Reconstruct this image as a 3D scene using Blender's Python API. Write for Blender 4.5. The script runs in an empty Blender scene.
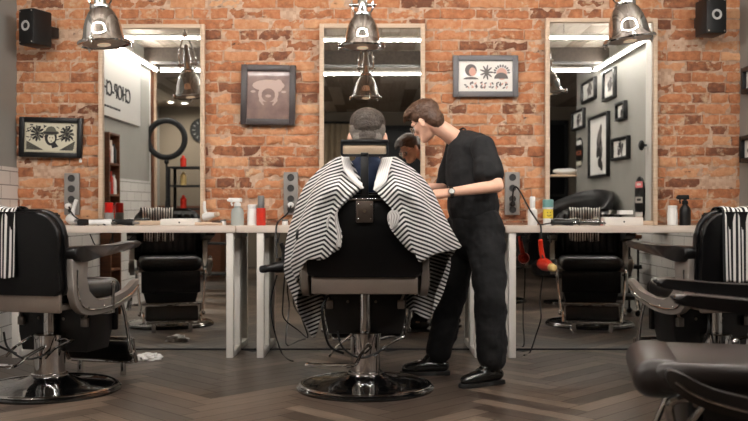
import bpy, bmesh, math, random
from mathutils import Vector, Matrix, Euler
PI = math.pi
random.seed(7)
SC = bpy.context.scene
COL = SC.collection
F = 900.0; CX = 374.0; HY = 213.0; CZ = 1.0; WALL = 6.6

def at(px, py, Y):
    """point in the room seen at pixel px,py when it stands Y metres from the lens"""
    return Vector(((px-CX)*Y/F, Y, CZ+(HY-py)*Y/F))
def refl(px, py, D, dy=0):
    p = at(px, py+dy, D); return Vector((p.x, 2*WALL-D, p.z))
def lin(c):
    return tuple(((v/255)/12.92 if v/255 <= .04045 else ((v/255+.055)/1.055)**2.4) for v in c)

# ------------------------------------------------------------------ materials
MATS = {}
def mat(name, rgb, rough=.5, metal=0, noise=None, bump=None, spec=.5, trans=0, emit=None, coat=0, alpha=1, ior=1.45):
    if name in MATS: return MATS[name]
    m = bpy.data.materials.new(name); m.use_nodes = True
    nt = m.node_tree; b = nt.nodes['Principled BSDF']
    c = lin(rgb)
    b.inputs['Base Color'].default_value = (*c, 1)
    b.inputs['Roughness'].default_value = rough
    b.inputs['Metallic'].default_value = metal
    b.inputs['Specular IOR Level'].default_value = spec
    b.inputs['Transmission Weight'].default_value = trans
    b.inputs['Coat Weight'].default_value = coat
    b.inputs['IOR'].default_value = ior
    b.inputs['Alpha'].default_value = alpha
    if emit:
        b.inputs['Emission Color'].default_value = (*lin(emit[0]), 1)
        b.inputs['Emission Strength'].default_value = emit[1]
    if noise or bump:
        tc = nt.nodes.new('ShaderNodeTexCoord')
    if noise:      # (scale, rgb2, amount, stretch)
        n = nt.nodes.new('ShaderNodeTexNoise'); n.inputs['Scale'].default_value = noise[0]; n.inputs['Detail'].default_value = 5
        mp = nt.nodes.new('ShaderNodeMapping')
        if len(noise) > 3: mp.inputs['Scale'].default_value = noise[3]
        nt.links.new(tc.outputs['Object'], mp.inputs[0]); nt.links.new(mp.outputs[0], n.inputs['Vector'])
        mr = nt.nodes.new('ShaderNodeMapRange'); mr.inputs[1].default_value = .35; mr.inputs[2].default_value = .65
        mr.inputs[4].default_value = noise[2]
        nt.links.new(n.outputs['Fac'], mr.inputs[0])
        mx = nt.nodes.new('ShaderNodeMix'); mx.data_type = 'RGBA'
        mx.inputs[6].default_value = (*c, 1); mx.inputs[7].default_value = (*lin(noise[1]), 1)
        nt.links.new(mr.outputs[0], mx.inputs[0]); nt.links.new(mx.outputs[2], b.inputs['Base Color'])
    if bump:       # (scale, strength, distance)
        n2 = nt.nodes.new('ShaderNodeTexNoise'); n2.inputs['Scale'].default_value = bump[0]; n2.inputs['Detail'].default_value = 4
        nt.links.new(tc.outputs['Object'], n2.inputs['Vector'])
        bp = nt.nodes.new('ShaderNodeBump'); bp.inputs['Strength'].default_value = bump[1]; bp.inputs['Distance'].default_value = bump[2]
        nt.links.new(n2.outputs['Fac'], bp.inputs['Height']); nt.links.new(bp.outputs[0], b.inputs['Normal'])
    MATS[name] = m
    return m

CHROME = mat('chrome', (205,205,205), .04, 1)
DCHROME = mat('dark_chrome', (120,118,118), .1, 1)
STEEL = mat('brushed_grey_metal', (150,143,137), .38, .55, bump=(60,.05,.002))
BAND = mat('grey_brown_metal', (142,130,120), .42, .6, noise=(3,(120,108,100),.5))
LEATHER = mat('black_leather', (17,16,17), .36, 0, bump=(160,.25,.002), spec=.35)
LEATHERB = mat('brown_black_leather', (38,31,29), .36, 0, bump=(120,.25,.002))
SHELL = mat('black_gloss_shell', (8,8,9), .32, 0, spec=.3)
BLACK = mat('black_plastic', (16,16,17), .4)
BLACKM = mat('black_matt', (14,14,15), .75)
RUBBER = mat('black_rubber', (13,13,13), .6)
WHITE = mat('white_paint', (225,220,213), .45)
WOODP = mat('pale_birch', (214,190,166), .55, noise=(6,(196,168,142),.7,(1,1,14)))
WOODT = mat('pale_worktop', (216,202,190), .5, noise=(5,(200,184,170),.7,(.6,8,8)))
GREYW = mat('grey_plaster', (150,148,143), .85, noise=(2.5,(140,138,132),.6), bump=(30,.08,.004))
LGREYW = mat('pale_grey_plaster', (205,203,199), .85)
MIRROR = mat('mirror_glass', (226,226,222), .0, 1)
GLOSSBASE = mat('black_enamel', (9,9,10), .12, 0, coat=1)
SKIN = mat('skin', (230,184,160), .48, noise=(14,(222,166,142),.5))
CLOTHB = mat('black_cotton', (17,17,19), .85, bump=(22,.35,.012))
TROUS = mat('black_wool', (13,13,15), .9, bump=(14,.4,.015))
NAVY = mat('navy_cotton', (44,56,82), .85, bump=(25,.3,.01))
SHOE = mat('black_shoe_leather', (12,12,12), .22, coat=.5)
HAIRB = mat('brown_hair', (62,42,31), .45, noise=(30,(96,68,50),.6,(1,1,.3)), bump=(70,.8,.008))
HAIRG = mat('grey_hair', (54,46,40), .6, noise=(40,(84,74,66),.6), bump=(90,.8,.006))
HAIRS = mat('silver_hair', (112,105,98), .6, noise=(60,(120,114,108),.6), bump=(90,.8,.005))
LENS = mat('spectacle_glass', (235,240,242), .02, 0, trans=1, ior=1.05)
LED = mat('led_white', (255,255,255), .5, emit=((255,250,244), 66))
BULB = mat('bulb_glow', (255,240,220), .5, emit=((255,225,190), .15))
SPOTG = mat('spot_glow', (255,255,255), .5, emit=((255,246,232), 500))
PAPER = mat('white_paper', (232,230,226), .8)
TISSUE = mat('white_tissue', (230,228,225), .9)
PLW = mat('white_plastic', (236,236,234), .35)
PLG = mat('grey_plastic', (112,112,112), .4)
LPG = mat('light_grey_plastic', (138,134,130), .4)
REDL = mat('red_lotion', (200,52,38), .25, coat=.3)
RED = mat('red_plastic', (205,30,22), .3)
ORANGE = mat('orange_plastic', (226,82,50), .35)
YELL = mat('pale_yellow_plastic', (228,196,128), .5)
TEAL = mat('teal_plastic', (120,168,164), .45)
CLEARP = mat('translucent_plastic', (206,214,210), .25, trans=.35)
FRAMEK = mat('black_frame', (18,18,19), .4)
FRAMEB = mat('dark_brown_frame', (62,54,54), .4)
FRAMEG = mat('grey_frame', (104,102,104), .4)
BROWNW = mat('brown_wood', (112,68,42), .6, noise=(8,(84,50,32),.8,(1,1,8)))
DWOOD = mat('dark_beam', (72,62,54), .7, noise=(5,(52,44,38),.8,(8,.6,8)))
CURT = mat('beige_curtain', (176,158,132), .9)
INK = mat('dark_ink', (46,44,44), .8)
SEPIA = mat('beige_print', (198,190,166), .7, noise=(16,(168,160,138),.5))
BEIGE = mat('pale_print', (214,208,186), .7)
GREYINK = mat('grey_ink', (112,106,104), .8)
PINK = mat('blush_ink', (214,168,152), .8)
PRINTD = mat('brown_print', (104,76,68), .3, noise=(12,(140,110,98),.7), coat=.15)
PRINTM = mat('pale_brown_print', (182,156,144), .3, coat=.15)
PRINTW = mat('white_print', (232,226,218), .3, coat=.2)
DGLASS = mat('dark_window_glass', (10,10,12), .35, spec=.15)
SPGREY = mat('speaker_cone_grey', (176,174,172), .5)

def attr_mat(name, c1, c2, c3, rough, scale, stretch, uv=False, bumpstr=.3, bumpd=.004, smear=None, coat=0, nz=.9, pits=False):
    """colour = ramp over per-face 'tone' attribute, broken by noise"""
    m = bpy.data.materials.new(name); m.use_nodes = True; nt = m.node_tree; N = nt.nodes; L = nt.links
    b = N['Principled BSDF']; b.inputs['Roughness'].default_value = rough; b.inputs['Coat Weight'].default_value = coat
    a = N.new('ShaderNodeAttribute'); a.attribute_name = 'tone'
    tc = N.new('ShaderNodeTexCoord'); mp = N.new('ShaderNodeMapping'); mp.inputs['Scale'].default_value = stretch
    L.new(tc.outputs['UV' if uv else 'Object'], mp.inputs[0])
    n = N.new('ShaderNodeTexNoise'); n.inputs['Scale'].default_value = scale; n.inputs['Detail'].default_value = 6; n.inputs['Roughness'].default_value = .6
    L.new(mp.outputs[0], n.inputs['Vector'])
    ad = N.new('ShaderNodeMath'); ad.operation = 'MULTIPLY_ADD'; ad.inputs[1].default_value = nz; 
    L.new(n.outputs['Fac'], ad.inputs[0]); L.new(a.outputs['Fac'], ad.inputs[2])
    sb = N.new('ShaderNodeMath'); sb.operation = 'SUBTRACT'; sb.inputs[1].default_value = nz/2; L.new(ad.outputs[0], sb.inputs[0])
    r = N.new('ShaderNodeValToRGB'); cr = r.color_ramp
    cr.elements[0].position = .0; cr.elements[0].color = (*lin(c1), 1)
    cr.elements[1].position = 1; cr.elements[1].color = (*lin(c3), 1)
    e = cr.elements.new(.5); e.color = (*lin(c2), 1)
    L.new(sb.outputs[0], r.inputs[0])
    out = r.outputs[0]
    if smear:
        n3 = N.new('ShaderNodeTexNoise'); n3.inputs['Scale'].default_value = smear[1]; n3.inputs['Detail'].default_value = 8; n3.inputs['Roughness'].default_value = .7
        L.new(tc.outputs['Object'], n3.inputs['Vector'])
        mr = N.new('ShaderNodeMapRange'); mr.inputs[1].default_value = smear[2]; mr.inputs[2].default_value = smear[2]+.09; mr.inputs[4].default_value = .85
        L.new(n3.outputs['Fac'], mr.inputs[0])
        mx = N.new('ShaderNodeMix'); mx.data_type = 'RGBA'; mx.inputs[7].default_value = (*lin(smear[0]), 1)
        L.new(mr.outputs[0], mx.inputs[0]); L.new(out, mx.inputs[6]); out = mx.outputs[2]
    if pits:
        n5 = N.new('ShaderNodeTexNoise'); n5.inputs['Scale'].default_value = 17; n5.inputs['Detail'].default_value = 7; n5.inputs['Roughness'].default_value = .65
        mp5 = N.new('ShaderNodeMapping'); mp5.inputs['Scale'].default_value = (.55,1,1.3); mp5.inputs['Location'].default_value = (3,5,7)
        L.new(tc.outputs['Object'], mp5.inputs[0]); L.new(mp5.outputs[0], n5.inputs['Vector'])
        m5 = N.new('ShaderNodeMapRange'); m5.inputs[1].default_value = .64; m5.inputs[2].default_value = .70; m5.inputs[4].default_value = .85; L.new(n5.outputs['Fac'], m5.inputs[0])
        x5 = N.new('ShaderNodeMix'); x5.data_type = 'RGBA'; x5.inputs[7].default_value = (*lin((72,50,40)), 1)
        L.new(m5.outputs[0], x5.inputs[0]); L.new(out, x5.inputs[6]); out = x5.outputs[2]
    L.new(out, b.inputs['Base Color'])
    bp = N.new('ShaderNodeBump'); bp.inputs['Strength'].default_value = bumpstr; bp.inputs['Distance'].default_value = bumpd
    L.new(n.outputs['Fac'], bp.inputs['Height']); L.new(bp.outputs[0], b.inputs['Normal'])
    return m
BRICK = attr_mat('old_orange_brick', (116,72,52), (186,120,80), (212,162,122), 0.85, 24, (1,1,1), bumpstr=.9, bumpd=.012, nz=1.1, pits=True, smear=((204,178,148), 11, .555))
MORTAR = attr_mat('old_mortar', (146,112,92), (194,162,138), (218,194,172), .95, 14, (1,1,1), bumpstr=.9, bumpd=.012, pits=True)
PLANK = attr_mat('oak_plank_smoked', (44,36,31), (77,65,56), (118,102,88), .36, 3, (1.6,34,1), uv=True, bumpstr=.15, bumpd=.002, nz=1.5)
BOARD = attr_mat('ceiling_board', (140,126,112), (186,172,158), (216,206,194), .6, 3, (14,1,1), bumpstr=.2, bumpd=.003)

def stripe_mat(name, ca, cb, period, duty=.5, rough=.85):
    m = bpy.data.materials.new(name); m.use_nodes = True; nt = m.node_tree; N = nt.nodes; L = nt.links
    b = N['Principled BSDF']; b.inputs['Roughness'].default_value = rough
    uv = N.new('ShaderNodeUVMap'); sx = N.new('ShaderNodeSeparateXYZ'); L.new(uv.outputs[0], sx.inputs[0])
    d = N.new('ShaderNodeMath'); d.operation = 'DIVIDE'; d.inputs[1].default_value = period; L.new(sx.outputs[0], d.inputs[0])
    fr = N.new('ShaderNodeMath'); fr.operation = 'FRACT'; L.new(d.outputs[0], fr.inputs[0])
    g = N.new('ShaderNodeMath'); g.operation = 'GREATER_THAN'; g.inputs[1].default_value = duty; L.new(fr.outputs[0], g.inputs[0])
    mx = N.new('ShaderNodeMix'); mx.data_type = 'RGBA'; mx.inputs[6].default_value = (*lin(ca), 1); mx.inputs[7].default_value = (*lin(cb), 1)
    L.new(g.outputs[0], mx.inputs[0]); L.new(mx.outputs[2], b.inputs['Base Color'])
    return m
CAPE = stripe_mat('striped_cape_cloth', (22,22,25), (222,220,218), .0235, .5, .7)
CAPEIN = stripe_mat('cape_lining_cloth', (150,146,144), (206,203,200), .0195, .4, .8)
LAPEL = stripe_mat('cape_lapel_cloth', (206,202,200), (230,228,226), .02, .35, .8)
TOWEL = stripe_mat('striped_towel_cloth', (26,26,28), (222,219,215), .024, .52, .9)

# tiles: wall bricks in gloss white
def tile_mat():
    m = bpy.data.materials.new('white_subway_tile'); m.use_nodes = True; nt = m.node_tree; N = nt.nodes; L = nt.links
    b = N['Principled BSDF']; b.inputs['Roughness'].default_value = .25
    tc = N.new('ShaderNodeTexCoord'); sx = N.new('ShaderNodeSeparateXYZ'); L.new(tc.outputs['Object'], sx.inputs[0])
    cx = N.new('ShaderNodeCombineXYZ'); L.new(sx.outputs[1], cx.inputs[0]); L.new(sx.outputs[2], cx.inputs[1])
    br = N.new('ShaderNodeTexBrick'); br.inputs['Scale'].default_value = 1; br.inputs['Brick Width'].default_value = .3; br.inputs['Row Height'].default_value = .1
    br.inputs['Mortar Size'].default_value = .004; br.inputs['Mortar Smooth'].default_value = .2
    br.inputs['Color1'].default_value = (*lin((228,226,222)), 1); br.inputs['Color2'].default_value = (*lin((218,216,212)), 1); br.inputs['Mortar'].default_value = (*lin((150,148,145)), 1)
    L.new(cx.outputs[0], br.inputs['Vector']); L.new(br.outputs['Color'], b.inputs['Base Color'])
    bp = N.new('ShaderNodeBump'); bp.invert = True; bp.inputs['Strength'].default_value = .6; bp.inputs['Distance'].default_value = .004
    L.new(br.outputs['Fac'], bp.inputs['Height']); L.new(bp.outputs[0], b.inputs['Normal'])
    return m
TILE = tile_mat()

# ------------------------------------------------------------------ mesh helpers
def smooth_bm(bm, ang=40):
    for f in bm.faces: f.smooth = True
    ca = math.radians(ang)
    for e in bm.edges:
        if len(e.link_faces) == 2:
            if e.link_faces[0].normal.angle(e.link_faces[1].normal, 0) > ca: e.smooth = False

def obj(name, bm, m, parent=None, loc=None, smooth=True, ang=40, recalc=True):
    if recalc: bmesh.ops.recalc_face_normals(bm, faces=bm.faces[:])
    bm.normal_update()
    if smooth: smooth_bm(bm, ang)
    me = bpy.data.meshes.new(name); bm.to_mesh(me); bm.free()
    for x in (m if isinstance(m, (list, tuple)) else [m]): me.materials.append(x)
    o = bpy.data.objects.new(name, me); COL.objects.link(o)
    if parent is not None: o.parent = parent
    if loc is not None: o.location = loc
    return o
def tag(o, label, cat, group=None, kind=None):
    o['label'] = label; o['category'] = cat
    if group: o['group'] = group
    if kind: o['kind'] = kind
    return o
def struct(o, label=None):
    o['kind'] = 'structure'
    if label: o['label'] = label
    return o
def thing(name, label, cat, loc=(0,0,0), rz=0, group=None):
    o = bpy.data.objects.new(name, None); COL.objects.link(o); o.location = loc; o.rotation_euler = (0,0,rz)
    o.empty_display_size = .1
    return tag(o, label, cat, group)
def new(): return bmesh.new()

def box(bm, c, s, bev=0, rot=None, seg=2, mi=0):
    r = bmesh.ops.create_cube(bm, size=1); vs = r['verts']
    M = Matrix.Translation(Vector(c)) @ (rot.to_matrix().to_4x4() if rot else Matrix.Identity(4)) @ Matrix.Diagonal((*s, 1))
    bmesh.ops.transform(bm, matrix=M, verts=vs)
    fs = set(f for v in vs for f in v.link_faces)
    for f in fs: f.material_index = mi
    if bev:
        es = list(set(e for v in vs for e in v.link_edges))
        bmesh.ops.bevel(bm, geom=es, offset=min(bev, min(s)*.49), segments=seg, affect='EDGES', profile=.5, clamp_overlap=True)
def b2(bm, x0, x1, y0, y1, z0, z1, bev=0, mi=0, seg=2):
    box(bm, ((x0+x1)/2, (y0+y1)/2, (z0+z1)/2), (abs(x1-x0), abs(y1-y0), abs(z1-z0)), bev, mi=mi, seg=seg)
def lathe(bm, prof, c=(0,0,0), n=40, M=None, mi=0, closed=False):
    """prof: (r,z) list, revolved about z"""
    M = M or Matrix.Identity(4); C = Vector(c); rings = []
    for r, z in prof:
        if r < 1e-5: rings.append([bm.verts.new(M @ Vector((0,0,z)) + C)])
        else: rings.append([bm.verts.new(M @ Vector((r*math.cos(2*PI*k/n), r*math.sin(2*PI*k/n), z)) + C) for k in range(n)])
    pairs = list(zip(rings, rings[1:]))
    if closed: pairs.append((rings[-1], rings[0]))
    for a, b in pairs:
        for k in range(n):
            k2 = (k+1) % n
            if len(a) == 1 and len(b) == 1: continue
            if len(a) == 1: f = bm.faces.new((a[0], b[k], b[k2]))
            elif len(b) == 1: f = bm.faces.new((a[k], b[0], a[k2]))
            else: f = bm.faces.new((a[k], b[k], b[k2], a[k2]))
            f.material_index = mi
    for R, fl in ((rings[0], 1), (rings[-1], 0)):
        if not closed and len(R) > 2:
            f = bm.faces.new(R if fl else R[::-1]); f.material_index = mi
def align(p, q):
    d = (Vector(q)-Vector(p)); return Matrix.Translation(Vector(p)) @ d.to_track_quat('Z', 'Y').to_matrix().to_4x4(), d.length
def cyl(bm, p, q, r, r2=None, n=20, mi=0):
    M, l = align(p, q); lathe(bm, [(r,0), (r if r2 is None else r2, l)], n=n, M=M, mi=mi)
def cat(pts, n=8, closed=False):
    P = [Vector(p) for p in pts]; out = []
    k = len(P); rng = range(k if closed else k-1)
    for i in rng:
        if closed: a, b, c, d = P[(i-1)%k], P[i], P[(i+1)%k], P[(i+2)%k]
        else: a, b, c, d = P[max(i-1,0)], P[i], P[i+1], P[min(i+2,k-1)]
        for j in range(n):
            t = j/n
            out.append(.5*((2*b)+(-a+c)*t+(2*a-5*b+4*c-d)*t*t+(-a+3*b-3*c+d)*t**3))
    if not closed: out.append(P[-1])
    return out
def tube(bm, pts, r, n=10, sm=6, mi=0, closed=False, sx=1, up=None):
    P = cat(pts, sm, closed) if sm > 1 else [Vector(p) for p in pts]
    m = len(P); R = r if callable(r) else (lambda t: r)
    rings = []; prev = None
    for i, p in enumerate(P):
        t = (P[(i+1)%m]-P[i-1]) if closed else (P[min(i+1,m-1)]-P[max(i-1,0)])
        if t.length < 1e-9: t = Vector((0,0,1))
        t.normalize()
        if up is not None: x = Vector(up).cross(t)
        elif prev is None: x = t.orthogonal()
        else: x = prev - t*prev.dot(t)
        if x.length < 1e-6: x = t.orthogonal()
        x.normalize(); prev = x; y = t.cross(x)
        rr = R(i/max(1, m-1))
        rings.append([bm.verts.new(p + x*math.cos(2*PI*k/n)*rr*sx + y*math.sin(2*PI*k/n)*rr) for k in range(n)])
    for a, b in (list(zip(rings, rings[1:])) + ([(rings[-1], rings[0])] if closed else [])):
        for k in range(n): bm.faces.new((a[k], a[(k+1)%n], b[(k+1)%n], b[k])).material_index = mi
    if not closed:
        bm.faces.new(rings[0][::-1]).material_index = mi; bm.faces.new(rings[-1]).material_index = mi
def prism(bm, outline, a0, a1, plane='yz', bev=0, mi=0, seg=2):
    """extrude a 2-D outline; plane tells which axes the outline lies in"""
    def mk(u, v, w): return {'yz': (w,u,v), 'xz': (u,w,v), 'xy': (u,v,w)}[plane]
    A = [bm.verts.new(mk(u, v, a0)) for u, v in outline]; B = [bm.verts.new(mk(u, v, a1)) for u, v in outline]
    n = len(A); fs = [bm.faces.new(A[::-1]), bm.faces.new(B)]
    for k in range(n): fs.append(bm.faces.new((A[k], A[(k+1)%n], B[(k+1)%n], B[k])))
    for f in fs: f.material_index = mi
    if bev:
        es = list(fs[0].edges)+list(fs[1].edges)
        bmesh.ops.bevel(bm, geom=es, offset=bev, segments=seg, affect='EDGES', profile=.5)
def rrect(w, h, r, n=5, cx=0, cz=0, rb=None):
    out = []; rb = r if rb is None else rb
    for sx, sz, a, q in ((1,1,0,r), (-1,1,90,r), (-1,-1,180,rb), (1,-1,270,rb)):
        for k in range(n+1):
            t = math.radians(a+90*k/n); out.append((cx+sx*(w/2-q)+q*math.cos(t), cz+sz*(h/2-q)+q*math.sin(t)))
    return out
def ell(bm, c, r, rot=None, u=20, v=12, mi=0):
    q = bmesh.ops.create_uvsphere(bm, u_segments=u, v_segments=v, radius=1)
    M = Matrix.Translation(Vector(c)) @ (rot.to_matrix().to_4x4() if rot else Matrix.Identity(4)) @ Matrix.Diagonal((*(r if hasattr(r, '__len__') else (r,r,r)), 1))
    bmesh.ops.transform(bm, matrix=M, verts=q['verts'])
    for f in set(f for x in q['verts'] for f in x.link_faces): f.material_index = mi
def cap(bm, p, rp, q, rq, flat=None, n=18):
    """tapered capsule, optionally flattened along direction flat=(dir, factor)"""
    p = Vector(p); q = Vector(q); d = q-p; L = max(d.length, 1e-5); t = d.normalized()
    if flat:
        y = Vector(flat[0]); y = (y - t*y.dot(t)).normalized(); x = y.cross(t); k2 = flat[1]
    else:
        x = t.orthogonal().normalized(); y = t.cross(x); k2 = 1
    prof = []
    for k in range(6): a = PI/2*k/5.; prof.append((-rp*math.cos(a), rp*math.sin(a)))
    for k in range(6): a = PI/2*k/5.; prof.append((L+rq*math.sin(a), rq*math.cos(a)))
    rings = []
    for h, r in prof:
        if r < 1e-4: rings.append([bm.verts.new(p+t*h)])
        else: rings.append([bm.verts.new(p+t*h+x*r*math.cos(2*PI*k/n)+y*r*k2*math.sin(2*PI*k/n)) for k in range(n)])
    for a, b in zip(rings, rings[1:]):
        for k in range(n):
            k3 = (k+1) % n
            if len(a) == 1: bm.faces.new((a[0], b[k3], b[k]))
            elif len(b) == 1: bm.faces.new((a[k], a[k3], b[0]))
            else: bm.faces.new((a[k], a[k3], b[k3], b[k]))
def chain(bm, pts, rs, flat=None):
    for i in range(len(pts)-1): cap(bm, pts[i], rs[i], pts[i+1], rs[i+1], flat)
def remeshed(name, bm, m, parent, voxel=.007, it=4, disp=None):
    o = obj(name, bm, m, parent, recalc=True)
    r = o.modifiers.new('union', 'REMESH'); r.mode = 'VOXEL'; r.voxel_size = voxel; r.use_smooth_shade = True
    s = o.modifiers.new('soften', 'SMOOTH'); s.factor = .5; s.iterations = it
    if disp:
        tx = bpy.data.textures.new(name+'_folds', 'CLOUDS'); tx.noise_scale = disp[0]
        d = o.modifiers.new('folds', 'DISPLACE'); d.texture = tx; d.strength = disp[1]; d.mid_level = .5; d.texture_coords = 'GLOBAL'
    return o
def grid(bm, rows, uvf=None, mi=0, uvl=None):
    V = [[bm.verts.new(p) for p in r] for r in rows]
    for i in range(len(V)-1):
        for j in range(len(V[0])-1):
            f = bm.faces.new((V[i][j], V[i][j+1], V[i+1][j+1], V[i+1][j])); f.material_index = mi
            if uvf:
                for l, (a, b) in zip(f.loops, ((i,j), (i,j+1), (i+1,j+1), (i+1,j))): l[uvl].uv = uvf(a, b)
def solid(o, t, off=0):
    s = o.modifiers.new('thickness', 'SOLIDIFY'); s.thickness = t; s.offset = off; return o
EXPO = 1.4
# ------------------------------------------------------------------ camera and world
cam = bpy.data.objects.new('camera', bpy.data.cameras.new('camera')); COL.objects.link(cam)
cam.data.sensor_width = 36; cam.data.lens = F/748*36; cam.location = (0,0,CZ); cam.rotation_euler = (PI/2,0,0)
cam.data.shift_y = (HY-210.5)/748; cam.data.clip_start = .05
cam.data.dof.use_dof = True; cam.data.dof.focus_distance = 5.0; cam.data.dof.aperture_fstop = 2.8
SC.camera = cam
w = bpy.data.worlds.new('world'); SC.world = w; w.use_nodes = True
w.node_tree.nodes['Background'].inputs[0].default_value = (.6,.7,.8,1); w.node_tree.nodes['Background'].inputs[1].default_value = .05
SC.view_settings.view_transform = 'Standard'; SC.view_settings.look = 'None'; SC.view_settings.gamma = 1
SC.view_settings.use_curve_mapping = False; SC.view_settings.exposure = EXPO
SC.cycles.max_bounces = 9; SC.cycles.glossy_bounces = 6; SC.cycles.diffuse_bounces = 4
SC.cycles.sample_clamp_indirect = 6; SC.cycles.caustics_reflective = False

XL, XR, YB, ZT = -2.62, 2.68, -3.4, 2.85

# ------------------------------------------------------------------ floor: herringbone planks
bm = new(); uvl = bm.loops.layers.uv.new('UVMap'); tl = bm.faces.layers.float.new('tone')
Wp, n = .115, 6
c45 = math.cos(PI/4)
def addplank(x, y, w, h, horiz):
    g = .0016
    cs = [(x*Wp+g, y*Wp+g), ((x+w)*Wp-g, y*Wp+g), ((x+w)*Wp-g, (y+h)*Wp-g), (x*Wp+g, (y+h)*Wp-g)]
    P = [((a-b)*c45+.1, (a+b)*c45+1.6) for a, b in cs]
    mx = sum(p[0] for p in P)/4; my = sum(p[1] for p in P)/4
    if not (-4.0 < mx < 3.8 and -3.4 < my < 6.75): return
    f = bm.faces.new([bm.verts.new((p[0], p[1], 0)) for p in P]); f[tl] = random.random()*.75+.12
    ox, oy = random.random()*20, random.random()*20
    uv = [(0,0), (w,0), (w,h), (0,h)]
    for l, (a, b) in zip(f.loops, uv):
        if not horiz: a, b = b, a
        l[uvl].uv = (ox+a*Wp, oy+b*Wp)
for x in range(-60, 70):
    for y in range(-60, 70):
        k = (x-y) % (2*n)
        if k == 0: addplank(x, y, n, 1, True)
        elif k == 2*n-1: addplank(x, y, 1, n, False)
b2(bm, -4.2, 4.0, -3.6, 6.75, -.06, -.003, mi=1)
struct(obj('floor', bm, [PLANK, BLACKM], smooth=False, recalc=True), 'smoked oak herringbone plank floor')

# ------------------------------------------------------------------ brick wall
bm = new(); tl = bm.faces.layers.float.new('tone')
row = 0; z = .80
rnd = random.Random(11)
while z < ZT+.05:
    x = XL-.1-rnd.random()*.15; hdr = row % 2
    while x < XR+.1:
        w = rnd.choice([.245,.25,.24,.12,.25] if not hdr else [.25,.12,.125,.245,.118]) ; h = .066+rnd.uniform(-.004,.003)
        gap = .009+rnd.random()*.005
        dy = rnd.uniform(-.006,.008) - .012
        if rnd.random() < .05: dy += .014
        t = min(1, max(0, rnd.gauss(.52,.2)))
        if rnd.random() < .07: t = rnd.uniform(0,.12)
        seg = 6 if w > .2 else 3
        tilt = rnd.uniform(-.004,.004)
        F0 = []; 
        for zz in range(3):
            r_ = []
            for k in range(seg+1):
                jx = rnd.uniform(-.004,.004) if k in (0, seg) else 0
                ed = zz in (0,2) or k in (0,seg)
                jz = rnd.uniform(-.0045,.0045) if zz in (0,2) else 0
                dd = .007*rnd.random()+.004 if ed else rnd.uniform(-.002,.002)
                if ed and rnd.random() < .12: dd += .014; jz *= 1.8
                r_.append(bm.verts.new((x+w*k/seg+jx, WALL+dy+dd, z+h*zz/2+jz+tilt*(k/seg-.5))))
            F0.append(r_)
        for a in range(2):
            for k in range(seg):
                f = bm.faces.new((F0[a][k], F0[a][k+1], F0[a+1][k+1], F0[a+1][k])); f[tl] = t+rnd.uniform(-.03,.03)
        ring = F0[0] + [F0[1][-1]] + F0[2][::-1] + [F0[1][0]]
        bk = [bm.verts.new((v.co.x, WALL+.03, v.co.z)) for v in ring]
        for k in range(len(ring)):
            f = bm.faces.new((ring[k], bk[k], bk[(k+1)%len(ring)], ring[(k+1)%len(ring)])); f[tl] = t-.2
        x += w+gap
    z += .0775; row += 1
# mortar bed
nx, nz = 220, 86; V = []
for j in range(nz+1):
    V.append([bm.verts.new((XL-.1+(XR-XL+.2)*i/nx, WALL+.004+rnd.uniform(-.006,.004), .78+(ZT-.78+.05)*j/nz)) for i in range(nx+1)])
for j in range(nz):
    for i in range(nx):
        f = bm.faces.new((V[j][i], V[j][i+1], V[j+1][i+1], V[j+1][i])); f.material_index = 1; f[tl] = rnd.uniform(.3,.7)
o = obj('wall_back', bm, [BRICK, MORTAR], smooth=True, ang=60, recalc=False)
struct(o, 'old orange brick wall behind the styling counters')
bm = new(); b2(bm, XL-.1, XR+.1, WALL+.04, WALL+.2, 0, ZT); struct(obj('wall_back_core', bm, GREYW, smooth=False))

# ------------------------------------------------------------------ side walls, ceiling, rear
bm = new(); b2(bm, XL-.12, XL, 2.6, WALL+.2, 0, ZT); struct(obj('wall_left', bm, GREYW, smooth=False))
bm = new(); b2(bm, -3.95, XL-.12, 2.6, 2.72, 0, ZT); struct(obj('wall_left_return', bm, GREYW, smooth=False))
bm = new(); b2(bm, -4.05, -3.93, YB, 2.72, 0, ZT); struct(obj('wall_left_alcove', bm, GREYW, smooth=False))
bm = new(); b2(bm, XL-.001, XL+.012, 2.585, WALL, 0, 1.33); struct(obj('trim_1', bm, TILE, smooth=False), 'white subway tiling on the lower left wall')
bm = new(); b2(bm, XR, XR+.12, 1.2, WALL+.2, 0, ZT); b2(bm, XR+.12, 3.75, 1.2, 1.32, 0, ZT); b2(bm, 3.7, 3.82, YB, 1.32, 0, ZT)
struct(obj('wall_right', bm, GREYW, smooth=False))
bm = new(); b2(bm, XR-.012, XR+.001, 4.0, WALL, 0, .84); struct(obj('trim_2', bm, TILE, smooth=False), 'white subway tiling low on the right wall')
bm = new(); b2(bm, XR-.10, XR, 4.55, 4.95, .84, ZT); struct(obj('wall_right_pier', bm, LGREYW, smooth=False), 'shallow pale pier on the right wall')
bm = new(); b2(bm, -4.05, 3.82, YB-.12, YB, 0, ZT); struct(obj('wall_rear', bm, mat('dark_rear_wall', (110,100,88), .8), smooth=False))
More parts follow.
